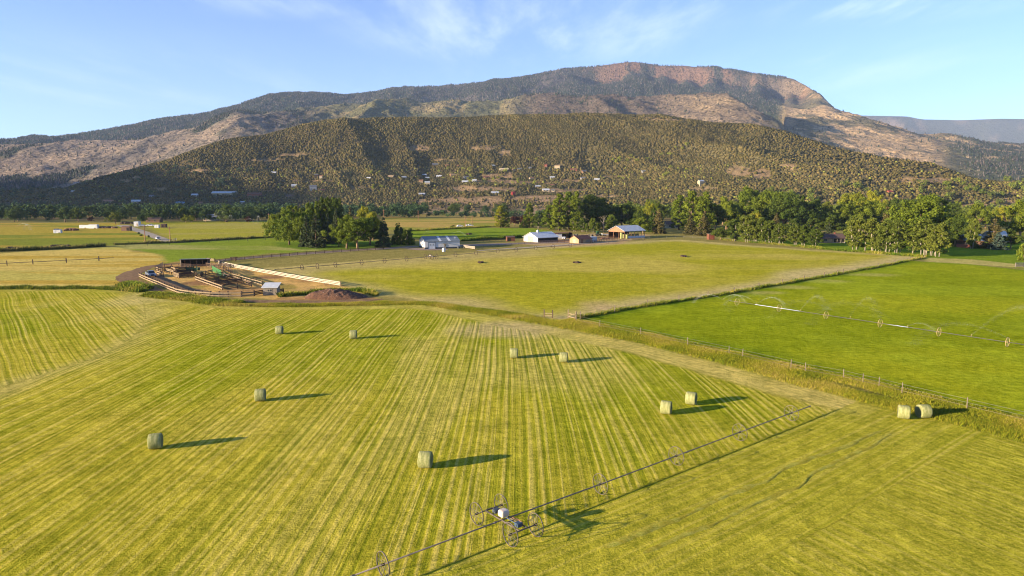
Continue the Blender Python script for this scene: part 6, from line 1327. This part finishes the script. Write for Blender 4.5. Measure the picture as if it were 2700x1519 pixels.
for i in range(16): tree('spruce', 'blue' if i % 2 else 'spruce', 1270 + i * 7.2, 572 - (i % 3), 555 + RNG.uniform(0, 6), 11, 'small conifer in the tree nursery rows beyond the golden pasture', 'young conifers of the tree nursery')
# understorey behind the aspens
rg = np.random.default_rng(31)
for i in range(44):
    x = rg.uniform(1900, 2560); y = np.interp(x, [1900, 2170, 2440, 2560], [624, 632, 655, 644]) - rg.uniform(0, 22)
    if 2160 < x < 2240 and y > 612 or (2535 < x < 2590): continue
    q = P(x, y); tree(('bush', 'broad', 'bush', 'spruce')[i % 4], ('deep', 'green', 'green', 'deep')[i % 4], x, y, 0, None, 'low green thicket tree in the shade between the aspens and houses', 'thicket behind the aspens', at=q, h=rg.uniform(4, 10), cat='tree')
# deciduous wood at the right, nobody's labels apart
rg = np.random.default_rng(11)
def wood(n, xr, yr, hr, kinds, label, group, avoid=()):
    k_ = 0; tries = 0; used = []
    while k_ < n and tries < 6000:
        tries += 1; x = rg.uniform(*xr); y = rg.uniform(*yr)
        if any(a < x < b_ and c < y < d for a, b_, c, d in avoid): continue
        q = P(x, y)
        if any((q[0] - u_[0]) ** 2 + (q[1] - u_[1]) ** 2 < u_[2] for u_ in used): continue
        kd, lf = kinds[int(rg.integers(len(kinds)))]; h = rg.uniform(*hr); used.append((q[0], q[1], (h * .42) ** 2))
        tree(kd, lf, x, y, 0, None, label, group, at=q, h=h); k_ += 1
wood(78, (1640, 2720), (553, 606), (14, 23), [('broad', 'green'), ('broad', 'green'), ('broad', 'deep'), ('broad', 'aspen'), ('willow', 'deep'), ('poplar', 'green'), ('broad', 'yellow')], 'green leafy tree in the dense wood behind the aspen row and bungalow', 'dense wood on the right', avoid=[(2545, 2660, 555, 592), (1740, 1800, 585, 610)])
wood(64, (-60, 745), (571, 586), (11, 19), [('broad', 'belt'), ('broad', 'belt'), ('broad', 'belt'), ('willow', 'belt'), ('broad', 'deep')], 'dark green river tree in the front row behind the left pastures', 'river trees behind the left pastures', avoid=[(545, 575, 576, 590)])
wood(20, (1000, 1330), (560, 567), (9, 17), [('broad', 'belt'), ('willow', 'belt'), ('broad', 'deep')], 'dark green tree in the distant row beyond the golden pasture', 'tree row beyond the golden pasture')
for x, y, yt, lf, lb in ((305, 592, 558, 'aspen', 'lighter green river tree sticking out above the farm road head'), (490, 587, 564, 'yellow', 'yellow green low tree left of the white river house'), (505, 587, 566, 'yellow', 'smaller yellow green tree touching the white river house'), (238, 586, 571, 'red', 'reddish grey shrub tree at the front of the river trees'), (655, 588, 570, 'red', 'dark red tree at the pasture edge left of the grove'), (595, 586, 553, 'silver', 'pale grey willow among the river trees'), (375, 588, 562, 'belt', 'round dark tree behind the farmhouse')):
    tree('broad', lf, x, y, yt, None, lb)
for x, y, lb in ((372, 622, 'small dark shrub on the left verge of the farm road, lower of two'), (392, 626, 'small dark shrub on the right verge of the farm road'), (366, 617, 'small dark shrub on the left verge of the farm road, upper of two')): tree('bush', 'deep', x, y, y - 7, None, lb)
# far woods seen as one mass: valley trees behind the first rows and at the foot of the hill
def far_wood():
    rg = np.random.default_rng(21); pts = []
    def add(n, xr, Yr, hr, dens=None, c=0):
        for _ in range(n):
            Y = rg.uniform(*Yr); x = rg.uniform(*xr); X = (x - CX) / FPX * Y / .99
            u = X / Y; ci = int(np.clip(np.searchsorted(UU, u), 0, NU - 1)); Z = float(np.interp(Y, YG[:, ci], ZG[:, ci])) if Y > 900 else 0
            if vn(X / 70, Y / 70, 91) < (.30 if Y > 900 else .1): continue
            pts.append((X, Y, max(Z, 0) - .2, rg.uniform(*hr), c))
    add(420, (-250, 760), (700, 1250), (9, 17), c=0); add(260, (-250, 700), (1200, 1560), (8, 15), c=1)
    add(200, (640, 1130), (760, 1100), (9, 17), c=0); add(50, (1130, 1500), (780, 900), (6, 10), c=0); add(45, (900, 1700), (1150, 1500), (4, 8), c=2); add(420, (1560, 2900), (640, 1150), (9, 17), c=3); add(60, (950, 1450), (1400, 1620), (6, 10), c=4); add(40, (1600, 1800), (1380, 1560), (6, 10), c=4)
    pts_ = np.array(pts); n = len(pts_); m_ = 230
    cols = np.array([[(.02, .045, .018), (.055, .095, .03)], [(.028, .052, .026), (.08, .115, .05)], [(.035, .05, .018), (.09, .10, .03)], [(.045, .075, .012), (.15, .17, .025)], [(.14, .17, .02), (.26, .27, .03)]])
    d = rg.normal(0, 1, (n, m_, 3)); d /= np.linalg.norm(d, axis=2)[..., None]
    lob = rg.normal(0, .16, (n, 6, 3)) * np.array([1, 1, .8]) + np.array([0, 0, .58]); li = rg.integers(0, 6, (n, m_))
    c_ = np.take_along_axis(lob, li[..., None].repeat(3, 2), 1) + d * rg.uniform(.14, .30, (n, m_, 1)) * np.array([1, 1, .95]); c_[..., 2] = np.clip(c_[..., 2], .04, 1.02)
    nr = d + rg.normal(0, .5, d.shape) + np.array([0, 0, .2]); nr /= np.linalg.norm(nr, axis=2)[..., None]
    a = np.cross(nr, rg.normal(0, 1, d.shape)); a /= np.linalg.norm(a, axis=2)[..., None]; b_ = np.cross(nr, a); s = rg.uniform(.045, .085, (n, m_, 1))
    Q = np.stack([c_ - a * s, c_ + b_ * s * .7, c_ + a * s, c_ - b_ * s * .7], 2)
    Q = Q * (pts_[:, 3][:, None, None, None] * np.array([1.05, 1.05, 1])) + pts_[:, :3][:, None, None, :]
    tt = rg.random((n, m_, 1)) * .7 + .3 * rg.random((n, 1, 1)); ci = pts_[:, 4].astype(int)
    col = cols[ci, 0][:, None] * (1 - tt) + cols[ci, 1][:, None] * tt; col *= rg.uniform(.75, 1.25, (n, 1, 1))
    col = np.concatenate([np.repeat(col[:, :, None], 4, 2), np.ones((n, m_, 4, 1))], -1)
    m, nt, bs = NM('far_foliage'); nt.links.new(nd(nt, 'ShaderNodeAttribute', attribute_name='tint').outputs['Color'], bs.inputs['Base Color']); bs.inputs['Roughness'].default_value = .85; bs.inputs['Specular IOR Level'].default_value = .1
    kind(link('valley_woodland', npmesh('valley_woodland', Q.reshape(-1, 3), np.arange(n * m_ * 4).reshape(-1, 4), m, False, {'tint': ('FLOAT_COLOR', col.reshape(-1, 4))})), 'stuff', 'mass of valley trees and thickets below the hill', 'woodland')
far_wood()
# ------------------------------------------------------------------ light, sky, air, camera
sc = bpy.context.scene
sun = bpy.data.lights.new('sun', 'SUN'); sun.energy = SUN_E; sun.angle = math.radians(.6); sun.color = (1.0, .80, .55)
so = bpy.data.objects.new('sun', sun); C.objects.link(so)
sv = Vector((SUN_DIR.x * math.cos(SUN_EL), SUN_DIR.y * math.cos(SUN_EL), math.sin(SUN_EL)))
so.rotation_euler = sv.to_track_quat('Z', 'Y').to_euler()
so.location = (-60, -30, 60)
wd = bpy.data.worlds.new('World'); sc.world = wd; wd.use_nodes = True; nt = wd.node_tree
bg = nt.nodes['Background']; bg.inputs['Strength'].default_value = SKY_S
sky = nd(nt, 'ShaderNodeTexSky', sky_type='NISHITA', sun_disc=False, sun_elevation=SUN_EL, sun_rotation=math.atan2(SUN_DIR.x, SUN_DIR.y), altitude=1900, air_density=SKY_AIR, dust_density=SKY_DUST, ozone_density=SKY_OZ)
# thin cirrus: noise over the sky dome, streaked
tc = nd(nt, 'ShaderNodeTexCoord').outputs['Generated']
sx = nd(nt, 'ShaderNodeSeparateXYZ', {'Vector': tc})
zz = mth(nt, 'MAXIMUM', sx.outputs['Z'], .04)
pl = nd(nt, 'ShaderNodeCombineXYZ', {'X': mth(nt, 'DIVIDE', sx.outputs['X'], zz), 'Y': mth(nt, 'DIVIDE', sx.outputs['Y'], zz)}).outputs[0]
mp = nd(nt, 'ShaderNodeMapping', {'Vector': pl, 'Rotation': (0, 0, .5), 'Scale': (1.5, .42, 1), 'Location': CLOUD_LOC}).outputs[0]
wv = nd(nt, 'ShaderNodeTexNoise', {'Vector': mp, 'Scale': .5, 'Detail': 2.0})
wm = nd(nt, 'ShaderNodeMix', data_type='VECTOR'); wm.inputs[0].default_value = .25
nt.links.new(mp, wm.inputs[4]); nt.links.new(wv.outputs['Color'], wm.inputs[5])
c1 = noise(nt, wm.outputs[1], 1.1, 9, .62)
def bank(x, y, rx, ry, k):
    d = nd(nt, 'ShaderNodeMapping', {'Vector': pl, 'Location': (-x / rx, -y / ry, 0), 'Scale': (1 / rx, 1 / ry, 0)}).outputs[0]
    return mth(nt, 'MULTIPLY', ramp(nt, nd(nt, 'ShaderNodeVectorMath', {0: d}, operation='LENGTH').outputs['Value'], 1.0, .1), k)
c2 = None
for b_ in ((-.05, 4.3, 1.3, 1.5, 1.0), (.75, 4.1, .7, 1.6, .8), (1.95, 3.7, .9, .7, 1.0), (-3.6, 6.4, 3.6, 3.0, .25), (-.9, 3.7, 1.1, .5, .6), (2.6, 5.6, 1.6, 1.6, .35), (.4, 7, 2.5, 2.5, .4)):
    c2 = bank(*b_) if c2 is None else mth(nt, 'MAXIMUM', c2, bank(*b_))
cl_ = mth(nt, 'MULTIPLY', ramp(nt, c1, .42, .66), c2)
cl_ = mth(nt, 'MULTIPLY', cl_, ramp(nt, sx.outputs['Z'], .03, .10))
skycol = mixc(nt, 1.0, sky.outputs[0], SKY_TINT, 'MULTIPLY')
cc = mixc(nt, mth(nt, 'MULTIPLY', cl_, .34), skycol, CLOUD_COL)
nt.links.new(cc, bg.inputs['Color'])
cam = bpy.data.cameras.new('camera'); co = bpy.data.objects.new('camera', cam); C.objects.link(co)
cam.sensor_width = 36; cam.lens = 36 * FPX / 2700; cam.clip_end = 60000; cam.clip_start = .5
co.location = (0, 0, CAMH); co.rotation_euler = (PI / 2 - PITCH, 0, 0); sc.camera = co
if HAZE > 0:
    mb = MB(); mb.box(-11000, 16000, -600, 17500, -1.5, 2450)
    hm = bpy.data.materials.new('haze_air'); hm.use_nodes = True; t_ = hm.node_tree; t_.nodes.clear()
    out = t_.nodes.new('ShaderNodeOutputMaterial'); pv = t_.nodes.new('ShaderNodeVolumePrincipled')
    pv.inputs['Color'].default_value = HAZE_COL; pv.inputs['Density'].default_value = HAZE; pv.inputs['Anisotropy'].default_value = 0.0
    t_.links.new(pv.outputs[0], out.inputs['Volume'])
    hm.volume_intersection_method = 'FAST' if hasattr(hm, 'volume_intersection_method') else None
    kind(mb.obj('haze', hm), 'stuff')
vs = sc.view_settings; sc.display_settings.display_device = 'sRGB'
vs.view_transform = 'Standard'; vs.look = 'None'; vs.exposure = EXPO; vs.gamma = 1; vs.use_curve_mapping = False
cy = sc.cycles; cy.use_denoising = True; cy.pixel_filter_type = 'BLACKMAN_HARRIS'; cy.filter_width = 1.1; cy.max_bounces = 5; cy.diffuse_bounces = 3; cy.glossy_bounces = 2; cy.transmission_bounces = 3; cy.transparent_max_bounces = 12; cy.volume_bounces = 1
try: cy.denoiser = 'OPENIMAGEDENOISE'; cy.denoising_input_passes = 'RGB_ALBEDO_NORMAL'; cy.denoising_prefilter = 'ACCURATE'
except Exception: pass
cy.use_adaptive_sampling = False
